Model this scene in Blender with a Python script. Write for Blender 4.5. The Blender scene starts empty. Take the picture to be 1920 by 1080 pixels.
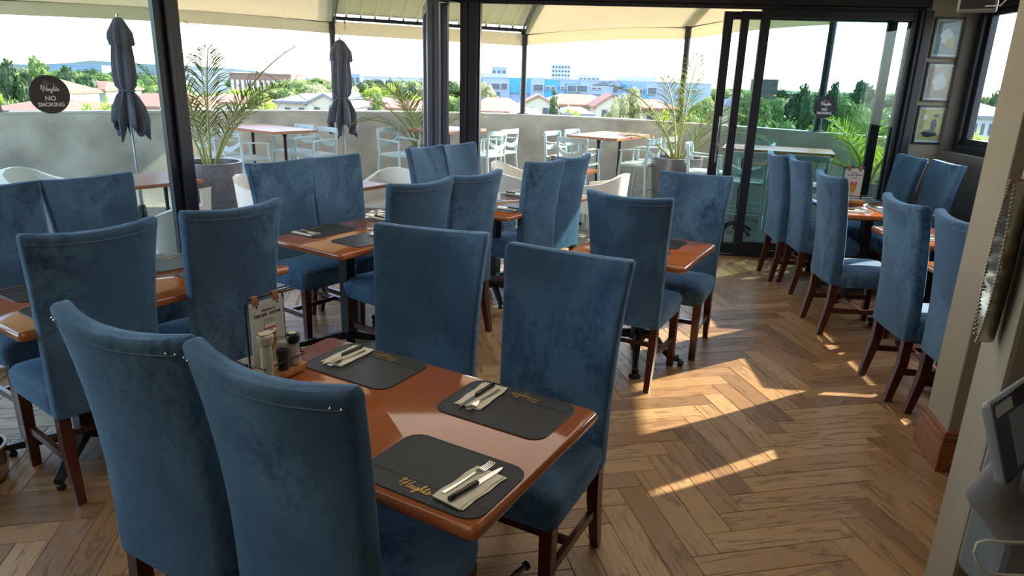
import bpy, math, random
import numpy as np
from mathutils import Vector, Matrix
random.seed(7); rng = np.random.default_rng(7)
S = bpy.context.scene
COL = S.collection
R = math.radians
PI = math.pi

# ------------------------------------------------------------------ camera
F_PX = 1291.0; CX, CY = 960.0, 540.0; H_EYE = 1.72
_d = np.array([835 - CX, 4750 - CY, F_PX]); _d /= np.linalg.norm(_d)
_fw = np.array([0, 0, 1.0]) - _d * _d[2]; _fw /= np.linalg.norm(_fw)
_rx = np.cross(_d, _fw)
def c2w(c): c = np.array(c, float); return Vector((c @ _rx, c @ _fw, -(c @ _d)))
def ray(u, v): return c2w((u - CX, v - CY, F_PX))
def atz(u, v, z):            # point of plane z seen at pixel (u, v) of the survey view
    r = ray(u, v); t = (z - H_EYE) / r.z; return Vector((t * r.x, t * r.y, z))
def aty(u, v, y):            # point at distance y
    r = ray(u, v); t = y / r.y; return Vector((t * r.x, y, H_EYE + t * r.z))
cam = bpy.data.cameras.new('camera'); camo = bpy.data.objects.new('camera', cam); COL.objects.link(camo)
ax, up, bk = c2w((1, 0, 0)), c2w((0, -1, 0)), c2w((0, 0, -1))
camo.matrix_world = Matrix(((ax.x, up.x, bk.x, 0), (ax.y, up.y, bk.y, 0), (ax.z, up.z, bk.z, H_EYE), (0, 0, 0, 1)))
cam.sensor_width = 36; cam.lens = F_PX / 1920 * 36; cam.clip_start = .05; cam.clip_end = 4000
S.camera = camo

# ------------------------------------------------------------------ sky, sun, added fill lights, exposure
SUN_AZ, SUN_EL = 31.0, 30.5
w = bpy.data.worlds.new('sky'); S.world = w; w.use_nodes = True
nt = w.node_tree; nt.nodes.clear()
out = nt.nodes.new('ShaderNodeOutputWorld'); bg = nt.nodes.new('ShaderNodeBackground')
sky = nt.nodes.new('ShaderNodeTexSky'); sky.sky_type = 'NISHITA'; sky.sun_disc = False
sky.sun_elevation = R(SUN_EL); sky.sun_rotation = R(90 - SUN_AZ); sky.dust_density = 2.0; sky.ozone_density = 1.5; sky.altitude = 1200
tc = nt.nodes.new('ShaderNodeTexCoord'); mp = nt.nodes.new('ShaderNodeMapping'); mp.inputs['Scale'].default_value = (1.2, 1.2, 7)
nz = nt.nodes.new('ShaderNodeTexNoise'); nz.inputs['Scale'].default_value = 2.2; nz.inputs['Detail'].default_value = 7
rp = nt.nodes.new('ShaderNodeValToRGB'); rp.color_ramp.elements[0].position = .42; rp.color_ramp.elements[1].position = .72
mx = nt.nodes.new('ShaderNodeMix'); mx.data_type = 'RGBA'; mx.inputs['B'].default_value = (7.5, 7.6, 7.6, 1)
ml = nt.nodes.new('ShaderNodeMath'); ml.operation = 'MULTIPLY'; ml.inputs[1].default_value = .65
L = nt.links.new
L(tc.outputs['Generated'], mp.inputs[0]); L(mp.outputs[0], nz.inputs['Vector']); L(nz.outputs['Fac'], rp.inputs[0]); L(rp.outputs[0], ml.inputs[0])
L(ml.outputs[0], mx.inputs['Factor']); L(sky.outputs[0], mx.inputs['A']); L(mx.outputs['Result'], bg.inputs['Color']); L(bg.outputs[0], out.inputs[0])
bg.inputs['Strength'].default_value = 0.85
sl = bpy.data.lights.new('sun', 'SUN'); sl.energy = 15.0; sl.angle = R(.7); sl.color = (1.0, .88, .68)
so = bpy.data.objects.new('sun', sl); COL.objects.link(so)
sd = Vector((math.cos(R(SUN_EL)) * math.cos(R(SUN_AZ)), math.cos(R(SUN_EL)) * math.sin(R(SUN_AZ)), math.sin(R(SUN_EL))))
so.rotation_euler = sd.to_track_quat('Z', 'Y').to_euler()
def area(name, loc, sx, sy, e, col=(1, .9, .76), rot=(0, 0, 0)):
    l = bpy.data.lights.new(name, 'AREA'); l.shape = 'RECTANGLE'; l.size = sx; l.size_y = sy; l.energy = e; l.color = col
    o = bpy.data.objects.new(name, l); COL.objects.link(o); o.location = loc; o.rotation_euler = rot; return o
area('ceiling_fill', (-1.4, .6, 2.72), 2.4, 2.4, 15)  # these area lights are added, unseen warm fill to brighten the interior
area('ceiling_fill', (.6, 4.0, 2.72), 3.0, 2.6, 34)
area('ceiling_fill', (0, -1.6, 2.6), 3.0, 1.2, 9)
VS = S.view_settings; S.display_settings.display_device = 'sRGB'
VS.view_transform = 'Standard'; VS.look = 'None'; VS.gamma = 1; VS.use_curve_mapping = False; VS.exposure = 0.24

# ------------------------------------------------------------------ materials
def lin(c):
    return tuple(((v / 255) / 12.92 if v / 255 <= .04045 else ((v / 255 + .055) / 1.055) ** 2.4) for v in c)
def mat(name, rgb, rough=.5, metal=0, noise=0, nscale=20, bump=0, bscale=60, coat=0, sheen=0, detail=4, spec=.5, rand=0, stretch=(1, 1, 1), emit=0):
    m = bpy.data.materials.new(name); m.use_nodes = True; t = m.node_tree; b = t.nodes['Principled BSDF']
    c = lin(rgb); b.inputs['Base Color'].default_value = (*c, 1); b.inputs['Roughness'].default_value = rough; b.inputs['Metallic'].default_value = metal
    b.inputs['Coat Weight'].default_value = coat; b.inputs['Coat Roughness'].default_value = .06; b.inputs['Sheen Weight'].default_value = sheen; b.inputs['Specular IOR Level'].default_value = spec
    tc = t.nodes.new('ShaderNodeTexCoord'); mp = t.nodes.new('ShaderNodeMapping'); mp.inputs['Scale'].default_value = stretch
    t.links.new(tc.outputs['Object'], mp.inputs[0])
    if noise or rand:
        n = t.nodes.new('ShaderNodeTexNoise'); n.inputs['Scale'].default_value = nscale; n.inputs['Detail'].default_value = detail
        if rand:
            oi = t.nodes.new('ShaderNodeObjectInfo'); ad = t.nodes.new('ShaderNodeVectorMath'); ad.operation = 'ADD'; sc_ = t.nodes.new('ShaderNodeVectorMath'); sc_.operation = 'SCALE'; sc_.inputs['Scale'].default_value = 50
            cb = t.nodes.new('ShaderNodeCombineXYZ'); t.links.new(oi.outputs['Random'], cb.inputs[0]); t.links.new(oi.outputs['Random'], cb.inputs[1])
            t.links.new(cb.outputs[0], sc_.inputs[0]); t.links.new(sc_.outputs[0], ad.inputs[0]); t.links.new(mp.outputs[0], ad.inputs[1]); t.links.new(ad.outputs[0], n.inputs['Vector'])
        else: t.links.new(mp.outputs[0], n.inputs['Vector'])
        mr = t.nodes.new('ShaderNodeMapRange'); mr.inputs[1].default_value = .3; mr.inputs[2].default_value = .7
        mr.inputs[3].default_value = 1 - noise; mr.inputs[4].default_value = 1 + noise
        t.links.new(n.outputs['Fac'], mr.inputs[0])
        mu = t.nodes.new('ShaderNodeMix'); mu.data_type = 'RGBA'; mu.blend_type = 'MULTIPLY'; mu.inputs['Factor'].default_value = 1; mu.inputs['A'].default_value = (*c, 1)
        t.links.new(mr.outputs[0], mu.inputs['B']); t.links.new(mu.outputs['Result'], b.inputs['Base Color'])
    if bump:
        n2 = t.nodes.new('ShaderNodeTexNoise'); n2.inputs['Scale'].default_value = bscale; n2.inputs['Detail'].default_value = 3; t.links.new(mp.outputs[0], n2.inputs['Vector'])
        bp = t.nodes.new('ShaderNodeBump'); bp.inputs['Strength'].default_value = bump; bp.inputs['Distance'].default_value = .004
        t.links.new(n2.outputs['Fac'], bp.inputs['Height']); t.links.new(bp.outputs[0], b.inputs['Normal'])
    if emit: b.inputs['Emission Color'].default_value = (*c, 1); b.inputs['Emission Strength'].default_value = emit
    return m
def velvet():
    m = bpy.data.materials.new('blue_velvet'); m.use_nodes = True; t = m.node_tree; b = t.nodes['Principled BSDF']; N = t.nodes.new; K = t.links.new
    tc = N('ShaderNodeTexCoord'); oi = N('ShaderNodeObjectInfo'); mp = N('ShaderNodeMapping'); cb = N('ShaderNodeCombineXYZ'); sc = N('ShaderNodeMath'); sc.operation = 'MULTIPLY'; sc.inputs[1].default_value = 40
    K(oi.outputs['Random'], sc.inputs[0])
    for i in range(3): K(sc.outputs[0], cb.inputs[i])
    K(cb.outputs[0], mp.inputs['Location']); mp.inputs['Scale'].default_value = (1, 1, .75); K(tc.outputs['Object'], mp.inputs[0])
    n1 = N('ShaderNodeTexNoise'); n1.inputs['Scale'].default_value = 3.4; n1.inputs['Detail'].default_value = 5; n1.inputs['Roughness'].default_value = .62; n1.inputs['Distortion'].default_value = 1.4; K(mp.outputs[0], n1.inputs['Vector'])
    n2 = N('ShaderNodeTexNoise'); n2.inputs['Scale'].default_value = 22; n2.inputs['Detail'].default_value = 4; n2.inputs['Distortion'].default_value = 2.0; K(mp.outputs[0], n2.inputs['Vector'])
    r1 = N('ShaderNodeValToRGB'); e = r1.color_ramp.elements; e[0].position = .36; e[0].color = (*lin((38, 62, 92)), 1); e[1].position = .56; e[1].color = (*lin((88, 122, 152)), 1)
    x = e.new(.43); x.color = (*lin((60, 90, 122)), 1)
    mi = N('ShaderNodeMix'); mi.data_type = 'FLOAT'; mi.inputs['Factor'].default_value = .3; K(n1.outputs['Fac'], mi.inputs['A']); K(n2.outputs['Fac'], mi.inputs['B']); K(mi.outputs['Result'], r1.inputs[0])
    n4 = N('ShaderNodeTexNoise'); n4.inputs['Scale'].default_value = 2.6; n4.inputs['Detail'].default_value = 1; K(mp.outputs[0], n4.inputs['Vector'])
    mk = N('ShaderNodeMapRange'); mk.inputs[1].default_value = .44; mk.inputs[2].default_value = .60; mk.inputs[3].default_value = .18; mk.inputs[4].default_value = 1; K(n4.outputs['Fac'], mk.inputs[0])
    mv = N('ShaderNodeMix'); mv.data_type = 'RGBA'; mv.inputs['A'].default_value = (*lin((62, 90, 118)), 1); K(mk.outputs[0], mv.inputs['Factor']); K(r1.outputs[0], mv.inputs['B'])
    K(mv.outputs['Result'], b.inputs['Base Color']); b.inputs['Roughness'].default_value = .75; b.inputs['Specular IOR Level'].default_value = .25
    b.inputs['Sheen Weight'].default_value = .55; b.inputs['Sheen Roughness'].default_value = .42; b.inputs['Sheen Tint'].default_value = (*lin((140, 185, 225)), 1)
    n3 = N('ShaderNodeTexNoise'); n3.inputs['Scale'].default_value = 9; n3.inputs['Distortion'].default_value = 1; K(mp.outputs[0], n3.inputs['Vector'])
    bp = N('ShaderNodeBump'); bp.inputs['Strength'].default_value = .25; bp.inputs['Distance'].default_value = .006; K(n3.outputs['Fac'], bp.inputs['Height']); K(bp.outputs[0], b.inputs['Normal'])
    return m
def plank_mat():
    m = bpy.data.materials.new('oak_plank'); m.use_nodes = True; t = m.node_tree; b = t.nodes['Principled BSDF']; N = t.nodes.new; K = t.links.new
    uv = N('ShaderNodeUVMap'); uv.uv_map = 'UVMap'; oi = N('ShaderNodeObjectInfo'); ge = N('ShaderNodeNewGeometry')
    ad = N('ShaderNodeMath'); ad.operation = 'ADD'; K(oi.outputs['Random'], ad.inputs[0]); K(ge.outputs['Random Per Island'], ad.inputs[1])
    m7 = N('ShaderNodeMath'); m7.operation = 'MULTIPLY'; m7.inputs[1].default_value = 37.7; K(ad.outputs[0], m7.inputs[0])
    cb = N('ShaderNodeCombineXYZ'); 
    for i in range(3): K(m7.outputs[0], cb.inputs[i])
    va = N('ShaderNodeVectorMath'); va.operation = 'ADD'; K(uv.outputs[0], va.inputs[0]); K(cb.outputs[0], va.inputs[1])
    mp = N('ShaderNodeMapping'); mp.inputs['Scale'].default_value = (2.2, 16, 1); K(va.outputs[0], mp.inputs[0])
    wv = N('ShaderNodeTexNoise'); wv.inputs['Scale'].default_value = 1.0; wv.inputs['Detail'].default_value = 3; wv.inputs['Distortion'].default_value = .8; K(mp.outputs[0], wv.inputs['Vector'])
    ml = N('ShaderNodeMath'); ml.operation = 'MULTIPLY'; ml.inputs[1].default_value = 22; K(wv.outputs['Fac'], ml.inputs[0])
    sn = N('ShaderNodeMath'); sn.operation = 'SINE'; K(ml.outputs[0], sn.inputs[0])
    mp2 = N('ShaderNodeMapping'); mp2.inputs['Scale'].default_value = (10, 260, 1); K(va.outputs[0], mp2.inputs[0])
    fn = N('ShaderNodeTexNoise'); fn.inputs['Scale'].default_value = 1; fn.inputs['Detail'].default_value = 4; K(mp2.outputs[0], fn.inputs['Vector'])
    mr = N('ShaderNodeMapRange'); mr.inputs[1].default_value = .55; mr.inputs[2].default_value = 1.0; mr.inputs[3].default_value = 0; mr.inputs[4].default_value = .5; K(sn.outputs[0], mr.inputs[0])
    mf = N('ShaderNodeMapRange'); mf.inputs[1].default_value = .5; mf.inputs[2].default_value = .7; mf.inputs[3].default_value = 0; mf.inputs[4].default_value = .45; K(fn.outputs['Fac'], mf.inputs[0])
    sm = N('ShaderNodeMath'); sm.operation = 'ADD'; sm.use_clamp = True; K(mr.outputs[0], sm.inputs[0]); K(mf.outputs[0], sm.inputs[1])
    fr = N('ShaderNodeMath'); fr.operation = 'FRACT'; m9 = N('ShaderNodeMath'); m9.operation = 'MULTIPLY'; m9.inputs[1].default_value = 7.31; K(ad.outputs[0], m9.inputs[0]); K(m9.outputs[0], fr.inputs[0])
    cr = N('ShaderNodeValToRGB'); e = cr.color_ramp.elements; e[0].color = (*lin((132, 100, 68)), 1); e[1].color = (*lin((184, 148, 106)), 1); x = e.new(.5); x.color = (*lin((160, 122, 84)), 1); K(fr.outputs[0], cr.inputs[0])
    mx = N('ShaderNodeMix'); mx.data_type = 'RGBA'; K(sm.outputs[0], mx.inputs['Factor']); K(cr.outputs[0], mx.inputs['A']); mx.inputs['B'].default_value = (*lin((84, 57, 36)), 1)
    K(mx.outputs['Result'], b.inputs['Base Color'])
    rr = N('ShaderNodeMapRange'); rr.inputs[3].default_value = .3; rr.inputs[4].default_value = .52; K(sm.outputs[0], rr.inputs[0]); K(rr.outputs[0], b.inputs['Roughness'])
    b.inputs['Specular IOR Level'].default_value = .55
    bp = N('ShaderNodeBump'); bp.inputs['Strength'].default_value = .35; bp.inputs['Distance'].default_value = .002; bp.invert = True; K(sm.outputs[0], bp.inputs['Height']); K(bp.outputs[0], b.inputs['Normal'])
    return m
def glass_mat(name, tint, gloss=.05):
    m = bpy.data.materials.new(name); m.use_nodes = True; t = m.node_tree; t.nodes.clear(); N = t.nodes.new
    o = N('ShaderNodeOutputMaterial'); tr = N('ShaderNodeBsdfTransparent'); tr.inputs[0].default_value = (*tint, 1); g = N('ShaderNodeBsdfGlossy'); g.inputs['Roughness'].default_value = .01
    f = N('ShaderNodeFresnel'); f.inputs[0].default_value = 1.5; x = N('ShaderNodeMixShader')
    ge = N('ShaderNodeNewGeometry'); iv = N('ShaderNodeMath'); iv.operation = 'SUBTRACT'; iv.inputs[0].default_value = 1; mu = N('ShaderNodeMath'); mu.operation = 'MULTIPLY'
    t.links.new(ge.outputs['Backfacing'], iv.inputs[1]); t.links.new(iv.outputs[0], mu.inputs[0]); t.links.new(f.outputs[0], mu.inputs[1])
    t.links.new(mu.outputs[0], x.inputs[0]); t.links.new(tr.outputs[0], x.inputs[1]); t.links.new(g.outputs[0], x.inputs[2]); t.links.new(x.outputs[0], o.inputs[0]); return m
def leafmat(name, rgb, rgb2, sc=3, tr=.4):
    m = bpy.data.materials.new(name); m.use_nodes = True; t = m.node_tree; b = t.nodes['Principled BSDF']; N = t.nodes.new
    ge = N('ShaderNodeNewGeometry'); cr = N('ShaderNodeValToRGB'); e = cr.color_ramp.elements; e[0].color = (*lin(rgb), 1); e[1].color = (*lin(rgb2), 1)
    t.links.new(ge.outputs['Random Per Island'], cr.inputs[0]); t.links.new(cr.outputs[0], b.inputs['Base Color']); b.inputs['Roughness'].default_value = .6
    tl = N('ShaderNodeBsdfTranslucent'); t.links.new(cr.outputs[0], tl.inputs[0]); ms = N('ShaderNodeMixShader'); ms.inputs[0].default_value = tr
    t.links.new(b.outputs[0], ms.inputs[1]); t.links.new(tl.outputs[0], ms.inputs[2]); t.links.new(ms.outputs[0], t.nodes['Material Output'].inputs[0]); return m
def cloth_mat(name, rgb, tr=.45):
    m = mat(name, rgb, .9, noise=.06, nscale=1.5, bump=.25, bscale=4); t = m.node_tree; b = t.nodes['Principled BSDF']; N = t.nodes.new
    tl = N('ShaderNodeBsdfTranslucent'); tl.inputs[0].default_value = (*lin(rgb), 1); ms = N('ShaderNodeMixShader'); ms.inputs[0].default_value = tr
    t.links.new(b.outputs[0], ms.inputs[1]); t.links.new(tl.outputs[0], ms.inputs[2]); t.links.new(ms.outputs[0], t.nodes['Material Output'].inputs[0]); return m

M = dict(
    velvet=velvet(), plank=plank_mat(),
    leg=mat('mahogany_leg', (74, 33, 24), .28, noise=.3, nscale=12, stretch=(1, 1, .2), coat=.3),
    top=mat('orange_brown_tabletop', (172, 98, 56), .10, noise=.05, nscale=9, coat=.5, spec=.6),
    iron=mat('black_iron', (22, 23, 26), .35, noise=.2, nscale=30),
    leather=mat('black_leather_mat', (38, 41, 45), .42, noise=.12, nscale=260, bump=.5, bscale=420, detail=2),
    gold=mat('gold_foil', (196, 152, 82), .35, metal=.6),
    napkin=mat('cream_paper', (234, 228, 206), .9, noise=.04, nscale=50),
    steel=mat('polished_steel', (205, 203, 198), .16, metal=1),
    blackplastic=mat('black_plastic', (20, 20, 22), .3),
    frame=mat('charcoal_aluminium', (38, 38, 48), .42, noise=.08, nscale=4, metal=.15),
    leafframe=mat('grey_blue_aluminium', (98, 102, 118), .4, metal=.25, noise=.06, nscale=3),
    alu=mat('bare_aluminium', (180, 182, 186), .3, metal=.8),
    wall=mat('taupe_plaster', (158, 146, 128), .8, noise=.05, nscale=3, bump=.15, bscale=40),
    walldark=mat('dark_taupe_plaster', (104, 98, 90), .8, noise=.05, nscale=3, bump=.15, bscale=40),
    ceil=mat('cream_ceiling', (206, 196, 172), .8, noise=.03),
    skirt=mat('varnished_pine', (142, 82, 42), .3, noise=.25, nscale=6, stretch=(1, 1, 8), coat=.4),
    concrete=mat('stained_concrete', (188, 184, 174), .75, noise=.3, nscale=2.2, detail=9, bump=.2, bscale=30),
    coping=mat('pale_concrete_coping', (196, 194, 188), .8, noise=.1, nscale=8),
    tile=mat('grey_stone_tile', (140, 138, 134), .6, noise=.2, nscale=5, rand=1),
    fabric=cloth_mat('beige_awning_canvas', (222, 212, 190), .42),
    rib=mat('cream_roof_sheet', (236, 228, 200), .6, noise=.04),
    umbrella=mat('dark_grey_umbrella_cloth', (84, 84, 98), .85, noise=.15, nscale=12, bump=.3, bscale=20),
    stool=mat('pale_blue_grey_plastic', (186, 208, 212), .4, noise=.03),
    white=mat('white_plastic', (232, 230, 222), .4),
    highwood=mat('reddish_wood_top', (170, 112, 80), .35, noise=.2, nscale=8, stretch=(1, 6, 1)),
    pot=mat('speckled_grey_terrazzo', (104, 102, 108), .28, noise=.7, nscale=150, detail=1, bump=.2, bscale=150, coat=.3),
    soil=mat('dark_soil', (48, 38, 30), .95, noise=.3, nscale=40),
    palm=leafmat('palm_leaf', (62, 84, 38), (128, 136, 70), tr=.4),
    palmgreen=leafmat('palm_leaf_green', (96, 130, 44), (176, 190, 70), tr=.5),
    stem=mat('palm_stem', (150, 156, 92), .55, noise=.15, nscale=10),
    glass=glass_mat('window_glass', (.94, .96, .96)), glasst=glass_mat('tinted_door_glass', (.80, .875, .88)),
    sign=mat('charcoal_sign_disc', (44, 44, 50), .5), signtext=mat('white_print', (230, 230, 232), .6), signgrey=mat('grey_print', (120, 122, 130), .6),
    wood=mat('light_beech', (196, 134, 78), .45, noise=.2, nscale=8, stretch=(6, 1, 1)),
    tan=mat('tan_leather', (150, 92, 56), .55, noise=.1), card=mat('pale_menu_card', (204, 200, 190), .6), red=mat('red_print', (176, 44, 38), .5), amber=mat('amber_print', (196, 140, 40), .4), ink=mat('black_print', (24, 22, 24), .6), foam=mat('cream_print', (226, 220, 204), .5), paleglass=mat('pale_grey_print', (176, 176, 170), .5),
    pepper=mat('black_peppercorns', (34, 28, 24), .6, noise=.9, nscale=300, detail=1), salt=mat('white_salt', (214, 206, 190), .8, noise=.1, nscale=300),
    jar=glass_mat('jar_glass', (.88, .89, .88)), cap=mat('cream_plastic_cap', (214, 208, 186), .4),
    silver=mat('hammered_silver', (176, 168, 156), .28, metal=1, bump=.3, bscale=40, noise=.2, nscale=30),
    screen=mat('tablet_screen', (20, 34, 74), .08, coat=1), screenlit=mat('tablet_screen_light_panel', (150, 165, 185), .1, coat=1), greyplastic=mat('silver_grey_plastic', (138, 138, 140), .4, metal=.3),
    mount=mat('white_mount_card', (214, 220, 222), .7), art=mat('faded_blue_print', (140, 160, 172), .7, noise=.25, nscale=30), art2=mat('faded_sepia_print', (190, 178, 164), .7, noise=.2, nscale=55, detail=8), art3=mat('mustard_print', (186, 178, 110), .7, noise=.2, nscale=22), navy=mat('dark_blue_print', (40, 50, 70), .7),
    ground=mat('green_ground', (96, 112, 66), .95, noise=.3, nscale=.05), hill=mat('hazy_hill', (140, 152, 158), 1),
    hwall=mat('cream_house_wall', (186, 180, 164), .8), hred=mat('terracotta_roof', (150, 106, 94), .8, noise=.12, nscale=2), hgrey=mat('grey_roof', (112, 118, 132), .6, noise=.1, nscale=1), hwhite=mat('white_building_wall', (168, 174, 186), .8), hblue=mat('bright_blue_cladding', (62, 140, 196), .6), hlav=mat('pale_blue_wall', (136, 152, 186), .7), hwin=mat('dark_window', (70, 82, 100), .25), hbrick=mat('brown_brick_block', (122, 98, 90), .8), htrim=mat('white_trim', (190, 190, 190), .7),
    l1=leafmat('dark_tree_leaf', (44, 66, 36), (84, 108, 58), tr=.3), l2=leafmat('mid_tree_leaf', (80, 108, 50), (136, 156, 84), tr=.35), l3=leafmat('olive_tree_leaf', (128, 134, 96), (176, 176, 132), tr=.35), l4=leafmat('lime_tree_leaf', (120, 148, 50), (186, 200, 84), tr=.4),
    bark=mat('bark', (90, 74, 60), .9), rope=mat('grey_rope', (110, 108, 104), .8), bulb=mat('clear_bulb', (230, 226, 210), .2), chrome=mat('chrome', (200, 200, 205), .1, metal=1), cable=mat('cream_cable', (206, 202, 184), .5),
)

# ------------------------------------------------------------------ builders
class MB:
    def __init__(s): s.v = []; s.f = []; s.m = []; s.uv = {}
    def add(s, vs, fs, mi=0):
        b = len(s.v); s.v += [tuple(v) for v in vs]; s.f += [tuple(b + i for i in f) for f in fs]; s.m += [mi] * len(fs); return b
    def box(s, c, d, rz=0, mi=0, rot=None):
        x, y, z = d[0] / 2, d[1] / 2, d[2] / 2
        vs = [Vector((a * x, b * y, e * z)) for a in (-1, 1) for b in (-1, 1) for e in (-1, 1)]
        Q = rot if rot is not None else Matrix.Rotation(rz, 3, 'Z')
        vs = [Q @ v + Vector(c) for v in vs]
        s.add(vs, [(0, 1, 3, 2), (4, 6, 7, 5), (0, 4, 5, 1), (2, 3, 7, 6), (0, 2, 6, 4), (1, 5, 7, 3)], mi); return s
    def bar(s, a, b, w, h, mi=0, w2=None, h2=None):      # tapered rectangular bar
        a, b = Vector(a), Vector(b); d = (b - a).normalized(); up = Vector((0, 0, 1)) if abs(d.z) < .9 else Vector((0, 1, 0))
        x = d.cross(up).normalized(); y = x.cross(d).normalized(); w2 = w if w2 is None else w2; h2 = h if h2 is None else h2
        vs = [a + x * p * w / 2 + y * q * h / 2 for p, q in ((-1, -1), (1, -1), (1, 1), (-1, 1))] + [b + x * p * w2 / 2 + y * q * h2 / 2 for p, q in ((-1, -1), (1, -1), (1, 1), (-1, 1))]
        s.add(vs, [(3, 2, 1, 0), (4, 5, 6, 7), (0, 1, 5, 4), (1, 2, 6, 5), (2, 3, 7, 6), (3, 0, 4, 7)], mi); return s
    def tube(s, pts, r, n=8, mi=0, closed=False, cap=True):
        pts = [Vector(p) for p in pts]; k = len(pts); rr = r if isinstance(r, (list, tuple)) else [r] * k
        vs = []; prev = None
        for i, p in enumerate(pts):
            if closed: d = (pts[(i + 1) % k] - pts[i - 1]).normalized()
            else: d = (pts[min(i + 1, k - 1)] - pts[max(i - 1, 0)]).normalized()
            if prev is None: prev = d.orthogonal().normalized()
            x = (prev - d * prev.dot(d)); x = x.normalized() if x.length > 1e-6 else d.orthogonal().normalized(); prev = x; y = d.cross(x)
            vs += [p + (x * math.cos(2 * PI * j / n) + y * math.sin(2 * PI * j / n)) * rr[i] for j in range(n)]
        fs = []
        for i in range(k if closed else k - 1):
            for j in range(n): a = i * n; b = ((i + 1) % k) * n; fs.append((a + j, a + (j + 1) % n, b + (j + 1) % n, b + j))
        if cap and not closed: fs += [tuple(range(n - 1, -1, -1)), tuple((k - 1) * n + j for j in range(n))]
        s.add(vs, fs, mi); return s
    def lathe(s, prof, c=(0, 0, 0), n=20, mi=0, cap=True):
        vs = [(c[0] + r * math.cos(2 * PI * j / n), c[1] + r * math.sin(2 * PI * j / n), c[2] + z) for r, z in prof for j in range(n)]
        k = len(prof); fs = [(i * n + j, i * n + (j + 1) % n, (i + 1) * n + (j + 1) % n, (i + 1) * n + j) for i in range(k - 1) for j in range(n)]
        if cap: fs += [tuple(range(n - 1, -1, -1)), tuple((k - 1) * n + j for j in range(n))]
        s.add(vs, fs, mi); return s
    def prism(s, poly, z0, z1, mi=0, T=None):
        n = len(poly); vs = [Vector((p[0], p[1], z0)) for p in poly] + [Vector((p[0], p[1], z1)) for p in poly]
        if T is not None: vs = [T @ v for v in vs]
        s.add(vs, [tuple(range(n - 1, -1, -1)), tuple(range(n, 2 * n))] + [(i, (i + 1) % n, n + (i + 1) % n, n + i) for i in range(n)], mi); return s
    def loft(s, rings, mi=0, cap=True):
        n = len(rings[0]); vs = [v for r in rings for v in r]; k = len(rings)
        fs = [(i * n + j, i * n + (j + 1) % n, (i + 1) * n + (j + 1) % n, (i + 1) * n + j) for i in range(k - 1) for j in range(n)]
        if cap: fs += [tuple(range(n - 1, -1, -1)), tuple((k - 1) * n + j for j in range(n))]
        s.add(vs, fs, mi); return s
    def build(s, name, m, parent=None, smooth=False, bevel=0, T=None, seg=2):
        me = bpy.data.meshes.new(name); vs = s.v
        if T is not None: vs = [T @ Vector(v) for v in vs]
        me.from_pydata([tuple(v) for v in vs], [], s.f)
        for x in (m if isinstance(m, (list, tuple)) else [m]): me.materials.append(x)
        if any(s.m): me.polygons.foreach_set('material_index', s.m)
        if smooth: me.shade_smooth(); me.set_sharp_from_angle(angle=R(48))
        me.update()
        o = bpy.data.objects.new(name, me); COL.objects.link(o)
        if parent: o.parent = parent
        if bevel:
            b = o.modifiers.new('bevel', 'BEVEL'); b.width = bevel; b.segments = seg; b.limit_method = 'ANGLE'; b.angle_limit = R(40)
        return o
def tag(o, label=None, cat=None, group=None, kind=None):
    if label: o['label'] = label
    if cat: o['category'] = cat
    if group: o['group'] = group
    if kind: o['kind'] = kind
    return o
def empty(name, loc=(0, 0, 0), rz=0, label=None, cat=None, group=None, kind=None):
    o = bpy.data.objects.new(name, None); o.empty_display_size = .1; COL.objects.link(o); o.location = loc; o.rotation_euler = (0, 0, rz); return tag(o, label, cat, group, kind)
def struct(mb, name, m, **k):
    o = mb.build(name, m, **k); o['kind'] = 'structure'; return o
KIDS = {}
def copy_tree(o, parent=None):
    c = o.copy(); COL.objects.link(c); c.parent = parent
    for ch in list(o.children): copy_tree(ch, c)
    return c
def rrect(w, d, r, n=5, cx=0, cy=0):
    P = []
    for sx, sy, a0 in ((1, 1, 0), (-1, 1, 90), (-1, -1, 180), (1, -1, 270)):
        for i in range(n + 1):
            a = R(a0 + 90 * i / n); P.append((cx + sx * (w / 2 - r) + r * math.cos(a), cy + sy * (d / 2 - r) + r * math.sin(a)))
    return P
_font = {}
def text_mesh(s, size, depth=.0004, shear=0, align='CENTER', spacing=1.0, bold=0):
    key = (s, size, shear, bold, spacing)
    if key in _font: return _font[key]
    cu = bpy.data.curves.new('txt', 'FONT'); cu.body = s; cu.size = size; cu.extrude = depth; cu.shear = shear; cu.align_x = align; cu.align_y = 'CENTER'; cu.space_character = spacing; cu.offset = bold; cu.resolution_u = 3
    o = bpy.data.objects.new('txt', cu); COL.objects.link(o); bpy.context.view_layer.update()
    me = bpy.data.meshes.new_from_object(o.evaluated_get(bpy.context.evaluated_depsgraph_get())); bpy.data.objects.remove(o); _font[key] = me; return me
def put_text(name, s, size, m, parent, T, **k):
    me = text_mesh(s, size, **k).copy(); me.materials.clear(); me.materials.append(m); me.transform(T); o = bpy.data.objects.new(name, me); COL.objects.link(o); o.parent = parent; return o
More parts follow.
